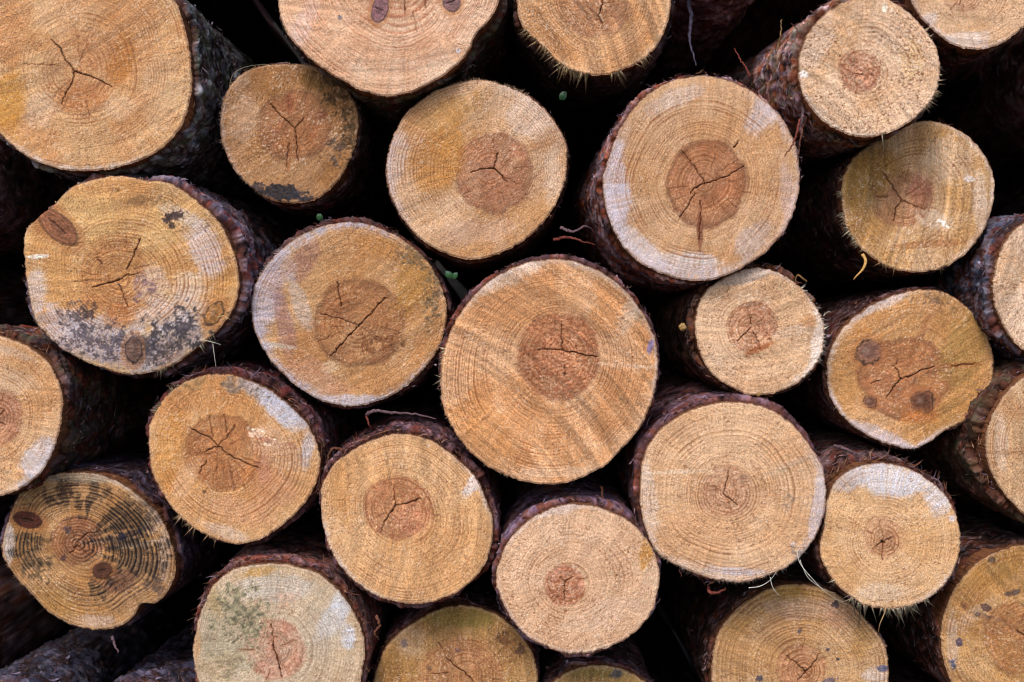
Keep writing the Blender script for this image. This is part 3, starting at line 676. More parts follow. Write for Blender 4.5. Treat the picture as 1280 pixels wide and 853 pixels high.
  rim=[(40,140,9,(222,208,196),.6),(-20,30,7,(206,196,196),.5)], bt=8, bthick=[(20,170,1.2),(190,330,.5)], bc=(80,62,76), br=(98,54,46), bh=(140,118,134), shag=[(30,165,56,9)], fray=[(150,250,2.6,200,(220,180,140)),(155,185,5,24,(232,206,170))]),
 dict(label='small pale log with bright jagged side, squeezed beneath the big bluish-edged log', y=.01,
  o=[(869,404),(873,383),(883,364),(900,350),(921,340),(942,335),(965,338),(989,350),(1008,366),(1021,385),(1030,404),(1030,425),(1026,446),(1016,462),(1001,476),(979,488),(956,494),(933,493),(914,484),(895,472),(881,455),(872,432)],
  pith=(938,410), heart=(941,408,31,32), hrough=.1, hc=(198,134,96), hs=.8, hedge=.15, hfuzz=.9, pale=(226,192,152), warm=(214,172,126), rings=26, rc=.34, checks=5, saw=80, sawc=.14, fuzz=1.3,
  cracks=[([(938,410),(930,418),(921,427)],.9),([(941,416),(948,428)],.9),([(939,406),(939,396)],.8)],
  st=[(950,436,22,5,22,(168,96,48),.85,'s'),(1020,430,8,36,-8,(236,222,206),.8,'s'),(985,362,20,8,-20,(150,130,100),.4,'d'),(930,348,40,8,12,(206,198,190),.6,'s'),(1010,404,12,10,0,(204,140,84),.5,'s'),(990,415,30,8,10,(170,160,150),.3,'s')],
  rim=[(-60,30,10,(240,226,210),.8),(60,140,7,(206,190,184),.5)], bt=9, bthick=[(60,215,1.4)], bc=(76,58,56), br=(110,66,44), bh=(136,116,110), shag=[(50,220,46,10),(215,285,16,8)], fray=[(-50,60,4,90,(238,222,200))], tilt=(-.02,.01)),
 dict(label='recessed brown log with three dark knots round a polygon heart and wandering crack', y=.04,
  o=[(1034,467),(1035,447),(1045,424),(1059,405),(1082,386),(1113,371),(1141,363),(1166,362),(1191,370),(1214,388),(1231,410),(1239,433),(1242,458),(1237,486),(1225,509),(1205,527),(1182,538),(1160,554),(1138,561),(1113,556),(1084,544),(1062,529),(1045,509),(1036,489)],
  pith=(1127,474), heart=(1130,473,57,54), hrough=.13, hc=(176,106,60), hs=.85, hedge=.55, pale=(206,158,104), warm=(186,134,74), rings=30, rc=.22, checks=3, saw=60, fuzz=1.1,
  cracks=[([(1127,474),(1140,470),(1152,463),(1168,458)],1.1),([(1190,458),(1205,456),(1218,455)],.8),([(1127,474),(1118,484),(1108,496)],1.3),([(1127,474),(1122,463),(1116,457)],1.),([(1122,455),(1121,448)],.6),([(1100,476),(1088,480)],.5)],
  knots=[(1086,440,17,15,20,(132,92,74),.8),(1088,502,9,7,-20,(124,82,62),.8),(1153,502,15,14,0,(104,64,44),.8)],
  st=[(1205,440,30,60,-8,(160,124,62),.7,'s'),(1180,520,40,20,30,(170,126,64),.5,'s'),(1160,400,7,40,-22,(198,146,98),.6,'s'),(1150,420,5,40,-22,(140,86,44),.5,'s'),(1100,380,36,9,22,(212,194,178),.8,'s'),(1100,545,60,10,-20,(206,196,196),.8,'s'),(1160,374,30,12,0,(96,76,60),.6,'d'),(1185,385,24,16,-30,(110,86,56),.4,'d'),(1185,515,60,5,20,(196,140,80),.3,'s'),(1078,417,14,8,10,(206,140,70),.6,'s'),(1150,520,22,14,0,(196,116,50),.7,'s'),(1200,457,40,4,3,(146,84,40),.6,'s')],
  rim=[(90,180,9,(208,196,190),.7),(190,300,8,(204,194,196),.75)], bt=5, bc=(56,34,34), br=(80,44,40), shag=[(60,180,30,8)], fray=[(170,280,2.2,90,(206,196,186))]),
 dict(label='pale ring-marked log with thick brown bark below the bluish-barked one', y=-.005,
  o=[(1290,466),(1253,497),(1240,520),(1232,548),(1234,575),(1247,604),(1265,628),(1288,648),(1325,652),(1362,636),(1390,600),(1400,556),(1388,510),(1360,478),(1325,464)],
  pith=(1318,555), heart=(1318,555,28,28), hc=(196,140,96), pale=(220,188,146), warm=(204,164,116), rings=30, saw=0, sawc=.14,
  st=[(1262,510,20,20,0,(204,146,92),.5,'s'),(1252,560,10,40,0,(226,210,190),.5,'s'),(1270,566,40,3,0,(140,96,60),.4,'s')],
  bt=14, bthick=[(90,235,1.6)], bc=(72,58,50), br=(96,54,44), bh=(112,96,92), moss=.3, bbump=1.6, shag=[(110,230,36,9)], tilt=(-.02,.02)),
 dict(label='log with reddish heart under a slab of grey lichened bark, beside the mouldy knotted log', y=-.01,
  o=[(0,420),(30,431),(55,449),(70,471),(78,498),(76,528),(67,562),(52,589),(30,608),(0,620),(-40,622),(-82,602),(-110,560),(-116,515),(-104,465),(-72,430),(-35,416)],
  pith=(-3,525), heart=(0,522,29,36), hc=(192,126,98), hs=.75, pale=(220,176,126), warm=(206,152,96), rings=34, rc=.34, checks=5, cracks=[([(-3,525),(6,532)],.9),([(-3,522),(5,512)],.5)],
  st=[(50,570,20,34,-28,(206,200,200),.8,'s'),(62,580,8,20,-30,(92,84,84),.6,'d'),(14,440,40,8,-20,(200,186,170),.4,'s'),(20,480,30,20,0,(214,186,150),.5,'s')],
  rim=[(-70,-20,14,(208,204,206),.8)], bt=12, bthick=[(-30,110,1.5)], bc=(76,62,70), br=(108,54,42), bh=(134,118,126), moss=.35, bbump=1.8, shag=[(0,100,46,11)], tilt=(.03,.01)),
 dict(label='leaning oval orange log with star-shaped cracks and grey bleached upper edge', y=.0,
  o=[(186,562),(187,531),(200,504),(221,484),(248,471),(282,468),(312,476),(343,492),(367,512),(387,535),(398,562),(399,589),(389,617),(367,644),(343,664),(318,677),(294,680),(267,673),(242,660),(218,638),(200,612),(189,587)],
  pith=(273,558), heart=(280,564,51,48), hc=(176,104,48), hs=.85, hedge=.35, pale=(214,164,106), warm=(200,140,78), rings=38, rc=.46, checks=12, saw=30, sawc=.08,
  cracks=[([(273,558),(262,547),(250,542),(238,535)],1.2),([(273,558),(286,569),(300,576),(322,585)],1.5),([(273,558),(284,546),(294,532)],.7),([(258,576),(248,592)],.8),([(273,558),(262,562),(252,566)],.7),([(266,545),(262,520)],.6),([(272,562),(270,600)],.4),([(284,540),(280,518)],.5)],
  st=[(350,510,40,18,-40,(196,202,216),.9,'s'),(300,484,44,12,-14,(110,98,86),.75,'d'),(325,490,40,12,-30,(184,188,196),.7,'s'),(240,478,30,12,25,(120,100,66),.55,'d'),(345,560,44,26,-35,(212,172,136),.65,'s'),(330,548,30,9,-30,(216,196,176),.6,'d'),(352,555,30,4,-15,(130,84,66),.6,'d'),(385,565,10,30,-10,(190,194,206),.7,'s'),(210,560,20,50,-10,(204,142,66),.6,'s'),(300,640,50,18,-10,(214,160,120),.5,'s'),(340,610,30,30,0,(206,150,112),.5,'s'),(282,665,44,9,-20,(220,200,180),.6,'s'),(230,600,14,30,-30,(222,182,140),.5,'s'),(255,615,4,3,0,(80,54,34),.8,'h'),(330,585,10,20,0,(190,130,106),.5,'s')],
  rim=[(20,80,12,(190,198,216),.7)], bt=11, bthick=[(10,120,1.5)], bc=(72,52,62), br=(96,46,48), bh=(118,98,116), bbump=1.5, shag=[(0,130,120,14)], fray=[(225,260,5,50,(206,168,130)),(120,150,4,60,(140,126,96))], tilt=(.02,.03)),
 dict(label='clean tan log with a three-armed crack and shaggy purple bark arching over its top', y=-.01,
  o=[(401,631),(403,605),(414,585),(440,563),(472,547),(505,542),(537,550),(567,570),(592,594),(606,621),(616,651),(614,682),(603,710),(581,734),(551,749),(521,755),(492,752),(462,741),(436,720),(416,693),(405,664)],
  pith=(494,633), heart=(497,634,43,41), hrough=.09, hc=(188,120,72), hs=.85, hedge=.2, hfuzz=.9, pale=(222,176,122), warm=(210,158,100), rings=36, rc=.44, checks=2, saw=5, sawc=.12,
  cracks=[([(494,633),(510,629),(526,624)],1.1),([(494,633),(487,643),(481,652)],1.4),([(481,652),(476,666)],.6),([(494,631),(493,618),(492,606)],.6)],
  st=[(515,650,22,20,0,(216,150,112),.5,'s'),(595,600,9,26,-36,(222,216,210),.85,'s'),(535,557,3,3,0,(226,206,176),.9,'s'),(425,610,18,50,10,(210,150,82),.5,'s'),(530,590,50,20,0,(224,186,134),.5,'s')],
  rim=[(180,260,8,(220,206,190),.7),(0,50,7,(222,212,206),.6)], bt=11, bthick=[(20,160,1.5),(-30,30,1.2)], bc=(100,78,98), br=(112,62,58), bh=(150,128,146), bbump=1.5, shag=[(60,165,150,15),(0,60,30,8)], tilt=(.0,.05)),
 dict(label='large pale log whose rings fill it, thick purple bark curving over it', y=-.015,
  o=[(800,606),(804,572),(818,546),(841,525),(872,510),(906,503),(940,505),(967,514),(991,531),(1011,555),(1026,579),(1032,606),(1031,637),(1023,664),(1008,688),(988,706),(960,720),(926,728),(896,725),(869,717),(845,706),(822,691),(808,664),(801,637)],
  pith=(906,616), heart=(908,616,34,34), hrough=.25, hc=(208,156,122), hs=.55, hedge=.0, hfuzz=.8, pale=(228,188,142), warm=(216,168,118), late=(150,102,64), rings=36, rc=.48, checks=3, saw=90, sawc=.06,
  cracks=[([(905,616),(908,602),(911,590)],.9),([(905,618),(916,626),(922,632)],.8),([(903,614),(888,613)],.4)],
  st=[(850,590,50,4,2,(232,212,180),.6,'s'),(990,580,40,5,25,(228,204,176),.4,'s'),(1020,640,10,60,-10,(208,200,206),.7,'s'),(1000,690,20,16,40,(130,124,122),.7,'d'),(925,715,46,7,-3,(206,206,216),.8,'s'),(930,600,12,8,0,(110,90,70),.3,'d'),(984,625,10,14,0,(120,104,88),.5,'d'),(950,650,12,8,0,(130,110,90),.4,'d'),(812,620,10,50,8,(228,214,196),.6,'s'),(870,712,50,12,-18,(226,208,186),.5,'s'),(980,588,10,6,0,(130,110,80),.4,'d')],
  rim=[(180,300,10,(218,200,186),.6),(-40,30,12,(204,198,206),.6)], bt=11, bthick=[(30,200,1.35),(210,340,.4)], bc=(104,80,98), br=(104,60,50), bh=(146,124,146), bbump=1.1, tear=.5, shag=[(30,70,14,7),(120,185,22,7),(235,265,24,9)], fray=[(215,300,3,240,(208,180,160)),(300,330,3,50,(186,180,180))], tilt=(.0,.06)),
 dict(label='yellowish log with a white patch across its top and splinters hanging from its lower edge', y=.0,
  o=[(1025,690),(1030,657),(1035,621),(1049,597),(1074,583),(1104,579),(1137,586),(1162,601),(1185,623),(1197,650),(1201,679),(1194,709),(1177,735),(1151,753),(1129,760),(1104,761),(1078,755),(1056,740),(1038,720)],
  pith=(1104,677), heart=(1104,672,27,27), hrough=.22, hc=(204,150,108), hs=.7, hedge=.05, pale=(226,184,132), warm=(216,168,110), rings=30, rc=.3, checks=5, saw=90, sawc=.06,
  cracks=[([(1104,676),(1103,688),(1103,700)],.8),([(1104,676),(1096,682)],.6),([(1102,677),(1106,678)],2.6),([(1104,676),(1104,664)],.5),([(1104,677),(1116,672)],.5)],
  st=[(1118,602,52,22,-14,(222,222,224),.95,'s'),(1170,624,24,18,-38,(220,218,218),.85,'s'),(1060,600,22,14,40,(196,190,188),.7,'s'),(1190,648,5,5,0,(226,226,234),.8,'s'),(1100,740,50,14,0,(226,206,180),.5,'s'),(1150,680,30,30,0,(216,162,96),.4,'s')],
  rim=[(40,130,10,(214,214,218),.7),(-70,-30,8,(224,212,200),.7)], bt=11, bthick=[(20,160,1.6)], bc=(92,74,82), br=(104,56,48), bh=(150,134,144), shag=[(30,165,130,16)], fray=[(215,300,5,200,(226,206,176)),(235,285,10,40,(218,196,164)),(160,215,3,60,(224,206,180))], tilt=(-.02,.05)),
 dict(label='weathered log with dark-stained rings, oval knot and a notch in its lower edge', y=.025,
  o=[(2,684),(7,660),(15,636),(29,612),(55,597),(86,591),(117,592),(148,603),(175,621),(197,642),(211,670),(218,697),(218,720),(208,741),(192,755),(177,755),(165,772),(144,785),(113,787),(89,781),(62,766),(38,742),(17,718),(5,700)],
  pith=(97,680), heart=(97,675,33,31), hrough=.1, hc=(166,96,58), hs=.8, hedge=.35, pale=(192,146,92), warm=(176,124,66), late=(66,42,28), rings=28, rc=.62, checks=5, saw=-78, sawc=.12,
  cracks=[([(97,680),(88,692)],.9),([(97,678),(108,668),(126,664)],.7),([(97,682),(108,692),(116,698)],.7),([(92,672),(96,668)],.6)],
  knots=[(35,650,18,10,-14,(86,42,28)),(128,713,12,10,20,(96,58,40))],
  st=[(85,663,6,6,0,(58,48,56),.9,'h'),(79,698,4,5,0,(64,44,46),.9,'h'),(150,650,60,40,30,(28,22,20),1.,'r'),(165,690,50,50,0,(26,20,20),1.,'r'),(40,690,30,30,0,(28,24,22),.9,'r'),(100,620,60,22,0,(36,26,22),.95,'r'),(80,610,16,14,0,(40,26,20),.6,'d'),(125,735,26,22,0,(28,22,22),.95,'r'),(160,668,22,8,20,(26,24,34),.85,'d'),(45,715,26,20,0,(60,50,36),.6,'d'),
      (176,680,50,5,8,(206,176,138),.7,'s'),(150,672,50,5,10,(198,156,112),.5,'s'),(195,650,14,26,-30,(196,180,160),.55,'s'),(206,700,10,36,0,(190,176,164),.5,'s'),(120,776,40,10,0,(206,180,160),.6,'s'),(100,598,50,7,0,(150,150,136),.6,'s'),(195,735,22,16,40,(74,62,58),.7,'d'),(12,680,7,30,0,(206,206,206),.7,'s'),(70,760,40,24,-30,(190,140,66),.5,'s'),(150,725,24,16,30,(96,60,46),.7,'s')],
  rim=[(20,80,8,(186,180,170),.6)], bt=7, bthick=[(-20,110,1.5)], bc=(58,52,74), br=(58,38,44), bh=(96,90,116), shag=[(0,100,26,7)]),
 dict(label='grey-green mouldy log with pinkish heart split by one vertical crack, reddish bark above', y=-.005,
  o=[(241,814),(245,787),(254,757),(268,730),(290,713),(315,706),(344,705),(374,709),(401,719),(421,737),(437,757),(450,782),(456,807),(454,832),(448,862),(428,892),(394,914),(352,922),(308,914),(272,892),(250,858)],
  pith=(342,809), heart=(344,812,39,39), hrough=.06, hc=(200,132,102), hs=.85, hedge=.2, pale=(206,186,152), warm=(192,164,124), late=(150,116,84), rings=28, rc=.32, checks=6, saw=10, sawc=.06,
  cracks=[([(342,808),(341,792),(339,780)],.9),([(342,808),(347,824),(352,846)],1.5)],
  knots=[],
  st=[(300,770,44,50,20,(108,104,78),.85,'d'),(290,790,44,60,0,(172,166,136),.6,'s'),(420,765,16,44,-28,(212,218,222),.9,'s'),(434,795,12,20,0,(214,220,224),.85,'s'),(350,735,60,18,0,(196,196,186),.6,'s'),(316,730,12,36,-28,(214,204,180),.6,'s'),(322,715,24,7,10,(196,146,70),.7,'s'),(262,745,12,30,25,(176,150,90),.5,'s'),(318,765,8,26,-20,(92,88,66),.7,'d'),(358,750,26,14,0,(170,128,100),.4,'d'),(280,830,40,30,0,(130,116,84),.5,'d'),(400,790,30,40,0,(196,184,160),.5,'s'),(246,800,5,30,0,(206,150,90),.5,'s')],
  bt=11, bthick=[(20,170,1.4)], bc=(96,74,84), br=(120,66,58), bh=(146,118,116), shag=[(20,160,150,14),(-20,20,26,9)], tilt=(.01,.03)),
 dict(label='olive-tinged log peeping up between the mouldy grey log and the small-hearted pale log', y=.045,
  o=[(466,868),(470,840),(478,817),(492,798),(517,779),(548,763),(580,757),(609,763),(637,780),(657,801),(669,827),(672,858),(664,900),(638,938),(595,962),(545,962),(500,938),(474,905)],
  pith=(585,844), heart=(576,848,54,54), hc=(192,128,78), hs=.7, hedge=.2, pale=(190,146,88), warm=(172,128,68), rings=30, rc=.3, checks=6, fuzz=1.2,
  cracks=[([(585,844),(574,836),(564,828),(558,822)],1.5),([(585,844),(592,852)],1.4),([(554,812),(548,804)],.6),([(560,842),(540,842)],.5)],
  st=[(570,772,60,14,0,(146,128,56),.7,'s'),(640,800,26,30,-30,(140,102,56),.6,'s'),(628,798,20,12,-20,(80,54,34),.7,'d'),(651,812,7,9,0,(70,48,40),.8,'h'),(505,804,5,6,0,(96,84,90),.8,'h'),(510,800,24,24,40,(196,170,140),.5,'s'),(572,813,4,3,0,(100,76,80),.7,'h'),(537,835,5,4,0,(96,68,56),.7,'h'),(590,826,26,14,0,(212,160,112),.5,'s')],
  bt=5, bthick=[(60,180,1.5)], bc=(56,38,48), br=(80,46,48), shag=[(60,180,26,7)]),
 dict(label='round pale log with a small reddish heart set low, touching the ring-filled log', y=-.02,
  o=[(620,725),(624,703),(633,680),(652,658),(677,641),(703,632),(731,631),(759,638),(787,652),(807,672),(819,694),(825,719),(821,746),(812,770),(793,791),(767,807),(739,816),(711,817),(686,810),(660,796),(641,776),(627,751)],
  pith=(706,729), heart=(706,732,26,26), hrough=.09, hc=(208,134,96), hs=.85, hedge=.05, hfuzz=1.2, pale=(224,186,146), warm=(214,172,130), rings=34, rc=.34, checks=4, saw=30, sawc=.07, fuzz=1.3,
  cracks=[([(706,728),(706,738),(705,750)],.9),([(706,728),(715,722)],.7),([(706,728),(700,722)],.6)],
  st=[(808,690,10,34,-14,(206,146,66),.8,'s'),(695,638,44,7,10,(222,208,196),.6,'s'),(750,770,60,20,20,(222,190,158),.5,'s')],
  rim=[(70,150,7,(220,206,196),.6),(180,300,6,(216,196,186),.5)], bt=9, bthick=[(50,170,1.5)], bc=(112,92,124), br=(112,72,66), bh=(146,134,164), bbump=1.1, tear=.6, shag=[(30,90,34,8),(90,190,14,6)], tilt=(-.0,.04)),
 dict(label='log with coarse concentric rings and a few black specks, below the frayed ring-filled log', y=.04,
  o=[(890,831),(893,807),(901,786),(915,768),(934,752),(957,738),(981,732),(1004,731),(1028,735),(1048,744),(1067,758),(1084,777),(1100,795),(1108,814),(1111,840),(1106,880),(1084,918),(1045,944),(998,950),(950,938),(912,908),(893,870)],
  pith=(1006,838), heart=(1002,836,33,32), hrough=.07, hc=(206,140,96), hs=.7, hedge=.15, pale=(204,164,114), warm=(188,142,86), late=(136,88,52), rings=26, rc=.6, checks=5, saw=95, sawc=.1,
  cracks=[([(1007,841),(1018,828),(1024,818)],1.2),([(1007,841),(996,829),(982,820)],.9),([(1007,841),(998,850)],1.2)],
  st=[(1044,755,6,6,0,(70,60,66),.9,'h'),(999,789,4,4,0,(84,74,76),.9,'h'),(1035,812,2.5,2,0,(60,50,66),.9,'h'),(1047,824,2.5,2,0,(50,46,60),.9,'h'),(950,848,5,4,0,(60,56,70),.9,'h'),(1037,851,12,5,10,(96,84,96),.9,'h'),(1104,836,8,4,0,(80,84,116),.9,'h'),(975,742,80,12,0,(168,130,52),.7,'s'),(930,770,36,22,40,(186,138,70),.5,'s'),(1078,800,18,30,-30,(196,146,76),.5,'s'),(1000,760,50,20,0,(184,160,140),.5,'s'),(1095,845,20,12,0,(206,200,196),.6,'s'),(1050,770,20,20,0,(192,140,110),.5,'s')],
  bt=5, bc=(50,34,30), br=(84,46,36), shag=[(110,180,34,8)]),
 dict(label='dark golden log dotted with blackish spots, below the pale log with brown bark', y=.035,
  o=[(1284,681),(1254,687),(1225,701),(1203,723),(1185,753),(1177,785),(1178,819),(1188,850),(1212,880),(1246,898),(1286,902),(1326,888),(1352,856),(1362,810),(1356,760),(1336,716),(1310,690)],
  pith=(1282,795), heart=(1273,798,45,46), hrough=.1, hc=(178,114,58), hs=.75, hedge=.35, pale=(194,150,92), warm=(178,130,70), rings=30, rc=.42, checks=4,
  cracks=[([(1282,795),(1270,788)],.8)],
  st=[(1232,760,8,5,-20,(74,54,50),.9,'h'),(1199,803,5,7,0,(70,60,80),.9,'h'),(1205,757,5,6,0,(110,70,50),.8,'h'),(1270,740,7,4,20,(74,64,66),.8,'h'),(1240,700,5,4,0,(74,60,54),.8,'h'),(1190,830,7,9,0,(60,66,90),.8,'d'),(1260,743,6,4,0,(80,66,60),.8,'h'),(1222,768,4,3,0,(80,66,60),.8,'h'),(1215,770,40,12,38,(204,178,150),.55,'s'),(1190,800,8,44,0,(196,182,170),.5,'s'),(1250,710,50,18,25,(160,118,54),.6,'s'),(1245,775,30,5,-18,(96,76,66),.5,'d'),(1220,835,26,20,0,(206,170,120),.4,'s')],
  bt=5, bc=(46,34,32), shag=[(90,180,16,7)]),
 dict(label='low log showing only the arc of its top edge under the small-hearted pale log', y=.04,
  o=[(672,885),(689,855),(716,838),(752,832),(784,839),(810,856),(826,885),(830,920),(814,958),(782,982),(742,986),(702,972),(676,940),(668,910)],
  pith=(748,912), heart=(748,912,32,30), pale=(182,146,84), warm=(166,130,64), rings=26, rc=.3, st=[(770,843,9,6,0,(78,76,86),.9,'h'),(745,842,60,7,0,(136,116,54),.6,'s')], bt=6, bc=(54,36,40), br=(80,44,48), shag=[(30,150,26,7)]),
 dict(label='rough log of bluish-purple bark rising under the weathered dark-ringed log, chips on its back', y=.0,
  o=[(98,948),(106,910),(128,880),(158,864),(190,860),(220,868),(240,890),(248,925),(244,966),(222,1000),(185,1014),(145,1008),(112,984)],
  pith=(175,935), heart=(175,935,30,30), bt=14, bthick=[(20,160,1.3)], bc=(58,58,82), br=(56,38,42), bh=(104,102,128), bbump=2.4, shag=[(30,150,110,12)], tear=.4, tilt=(-.03,-.05)),
 dict(label='rough bluish log almost hidden in the lowest corner beside the chip-strewn bark log', y=.0,
  o=[(-72,940),(-62,900),(-38,872),(-5,860),(30,862),(60,878),(80,905),(86,940),(76,980),(48,1008),(8,1016),(-34,1006),(-62,978)],
  pith=(8,940), heart=(8,940,30,30), bt=14, bthick=[(20,160,1.3)], bc=(48,50,70), br=(48,34,38), bh=(88,90,112), bbump=2.4, shag=[(20,160,80,10)], tear=.4, tilt=(-.03,-.05)),
 dict(label='rough dark log showing only shadowed bark between the fibrous-edged log and the peeling trunk', y=.06, rough=2,
  o=[(822,-95),(830,-128),(852,-158),(884,-174),(920,-174),(952,-158),(976,-128),(984,-92),(976,-58),(952,-30),(918,-14),(882,-16),(850,-36),(830,-64)],
  pith=(904,-94), heart=(904,-94,26,26), bt=12, bc=(118,108,132), br=(96,62,56), bh=(186,176,200), bbump=2.4, flakes=6, shag=[(200,340,70,16)], tilt=(-.03,-.02)),
]
for i, g in enumerate(LOGS):
    make_log(g, i + 1)

# ------------------------------------------------------------------ the rest of the pile, round the part in the picture
def circ(g):
    P = np.array(g['o'], float)
    return (.5 * (P[:, 0].min() + P[:, 0].max()), .5 * (P[:, 1].min() + P[:, 1].max()), .5 * max(np.ptp(P[:, 0]), np.ptp(P[:, 1])) + 8)
placed = [circ(g) for g in LOGS if g.get('y', 0) < .3]
rnd = random.Random(5)
proto = None
extra = []
for t in range(60000):
    x = rnd.uniform(-420, 1700); y = rnd.uniform(-480, 1130); r = rnd.uniform(88, 118)
    if -r - 14 < x < 1280 + r + 14 and -r - 14 < y < 853 + r + 14: continue
    if y + r > 426.5 + CH * 1000 - 2: continue
    dmin = min(math.hypot(x - a, y - b) - r - c for a, b, c in placed)
    if 0 <= dmin < 14 or (0 <= dmin < 60 and t > 30000):
        placed.append((x, y, r)); extra.append((x, y, r))
print('extra logs', len(extra))
for i, (x, y, r) in enumerate(extra):
    X, Z = world(x, y, 0)
    if proto is None:
        ang = np.linspace(0, 2 * math.pi, 18, endpoint=False)
        g = dict(label='round sawn log with pale end in the surrounding part of the pile', c=(640, 426.5), y=0.0,
                 o=[(640 + 100 * math.cos(a) * (1 + .03 * math.sin(3 * a)), 426.5 + 100 * math.sin(a) * (1 + .03 * math.cos(2 * a))) for a in ang],
                 pith=(646, 430), heart=(646, 430, 36, 36), shag=[(20, 160, 20, 9)], tilt=(0, 0),
                 cracks=[([(646, 430), (660, 420)], 1.2), ([(646, 430), (636, 446)], 1.1)])
        proto = make_log(g, 77, res=0.5)
        r_ = proto
    else:
        r_ = proto.copy(); COL.objects.link(r_)
        for ch in list(proto.children):
            c = ch.copy(); COL.objects.link(c); c.parent = r_
            for gc in ch.children:
                d = gc.copy(); COL.objects.link(d); d.parent = c
    r_.scale = (r / 106.0, 1, r / 106.0)
    r_.location = (X, rnd.uniform(-.02, .04), Z - r * .001 * 100 / 106)

# ------------------------------------------------------------------ small things between the logs
def strand(name, pts, y, w, col, mat, label, cat, group=None, flat=1.0, wiggle=0.0, seed=0):
    """a thin tapering stem along image points (x, y[, extra depth])"""
    rg = np.random.RandomState(seed + 5)
    P = np.array([(p[0], p[1], p[2] if len(p) > 2 else 0) for p in pts], float)
    t = np.linspace(0, len(P) - 1, 10 * (len(P) - 1) + 1)
    i = np.clip(np.floor(t).astype(int), 0, len(P) - 2); f = t - i
    g_ = lambda k: P[np.clip(k, 0, len(P) - 1)]
    f = f[:, None]
    C = .5 * ((2 * g_(i)) + (-g_(i - 1) + g_(i + 1)) * f + (2 * g_(i - 1) - 5 * g_(i) + 4 * g_(i + 1) - g_(i + 2)) * f ** 2 + (-g_(i - 1) + 3 * g_(i) - 3 * g_(i + 1) + g_(i + 2)) * f ** 3)
    W = np.array([(*world(a, b, y + c * .001), y + c * .001) for a, b, c in C])
    W = W[:, [0, 2, 1]] + rg.normal(0, wiggle * .001, (len(C), 3))
    T = np.gradient(W, axis=0); T /= np.linalg.norm(T, axis=1)[:, None]
    N1 = np.cross(T, [0, 1, 0]); N1 /= np.maximum(np.linalg.norm(N1, axis=1)[:, None], 1e-6); N2 = np.cross(T, N1)
    s = np.linspace(0, 1, len(C)); ww = w * .001 * (1 - .75 * s) * (.85 + .3 * rg.rand(len(C)))
    vs = []
    for k in range(6):
        a = k * math.pi / 3
        vs.append(W + N1 * (math.cos(a) * ww)[:, None] + N2 * (math.sin(a) * ww * flat)[:, None])
    V = np.stack(vs, 1).reshape(-1, 3)
    n = len(C); idx = np.arange(n * 6).reshape(n, 6); r = np.roll(idx, -1, axis=1)
    F = np.stack([idx[:-1].ravel(), r[:-1].ravel(), r[1:].ravel(), idx[1:].ravel()], 1)
    caps = np.array([idx[0, ::-1], idx[-1]])
    org = V.min(0)
    c = np.tile(lin(col) * GAIN, (len(V), 1)) * (.75 + .5 * rg.rand(len(V)))[:, None]
    o = new_mesh(name, V, [F, caps], c, mat, None, origin=org)
    o.location = org
    tagit(o, label, cat, group)
    return o

STRAW = (206, 204, 190)
strand('straw', [(996,688),(1000,704,-4),(1014,722,-8),(1034,742,-10),(1058,756,-4)], -.03, .55, STRAW, M_FIBRE, 'long pale bent straw hanging from the ring-filled log across the dark gap', 'straw')
strand('straw', [(1000,700,-2),(1010,722,-8),(1030,737,-10),(1044,742,-8)], -.03, .4, STRAW, M_FIBRE, 'shorter pale straw curving close beside the long bent one', 'straw')
strand('straw', [(936,735),(950,733,-3),(962,726,-4),(970,716,-4)], -.025, .6, STRAW, M_FIBRE, 'pale forked straw under the frayed rim of the ring-filled log, pointing sideways', 'straw')
strand('straw', [(963,722),(965,732,-4),(971,742,-5),(977,745,-2)], -.025, .5, STRAW, M_FIBRE, 'short pale straw dangling over the coarse-ringed log', 'straw')
strand('straw', [(250,425),(262,427,-3),(276,431,-5)], -.02, .7, (196,190,170), M_FIBRE, 'pale straw lying across the corner of the mouldy knotted log', 'straw')
strand('straw', [(266,430),(268,445,-3),(270,459,-4)], -.02, .6, (190,184,168), M_FIBRE, 'pale straw hanging down below the mouldy knotted log', 'straw')
strand('straw', [(272,397),(280,395,-4),(288,400,-6)], -.015, .6, (206,186,130), M_FIBRE, 'tiny yellow straw on the shoulder of the mouldy knotted log', 'straw')
strand('straw', [(287,108,0),(291,94,-4),(304,85,-8),(326,81,-6),(342,82,-2)], .03, .5, (150,140,110), M_FIBRE, 'curved pale stem arching over the small smudged log', 'straw')
strand('wood_curl', [(1078,318),(1082,326,-4),(1079,336,-6),(1070,346,-4),(1067,350)], -.005, 2.4, (206,156,84), M_FIBRE, 'curled yellow wood shaving hanging below the yellow-brown bristly log', 'wood shaving', flat=.5)
strand('wood_curl', [(1008,352,4),(1003,348,-4),(997,344,-6),(994,351,-4)], .01, 1.6, (150,112,66), M_FIBRE, 'small brown curl standing on top of the small pale log', 'wood shaving', flat=.5)
strand('wood_curl', [(1107,752),(1106,765,-3),(1100,780,-5),(1098,790,-3)], .0, 1.1, (166,132,86), M_FIBRE, 'thin torn fibre dangling under the white-topped log', 'wood shaving', flat=.6)
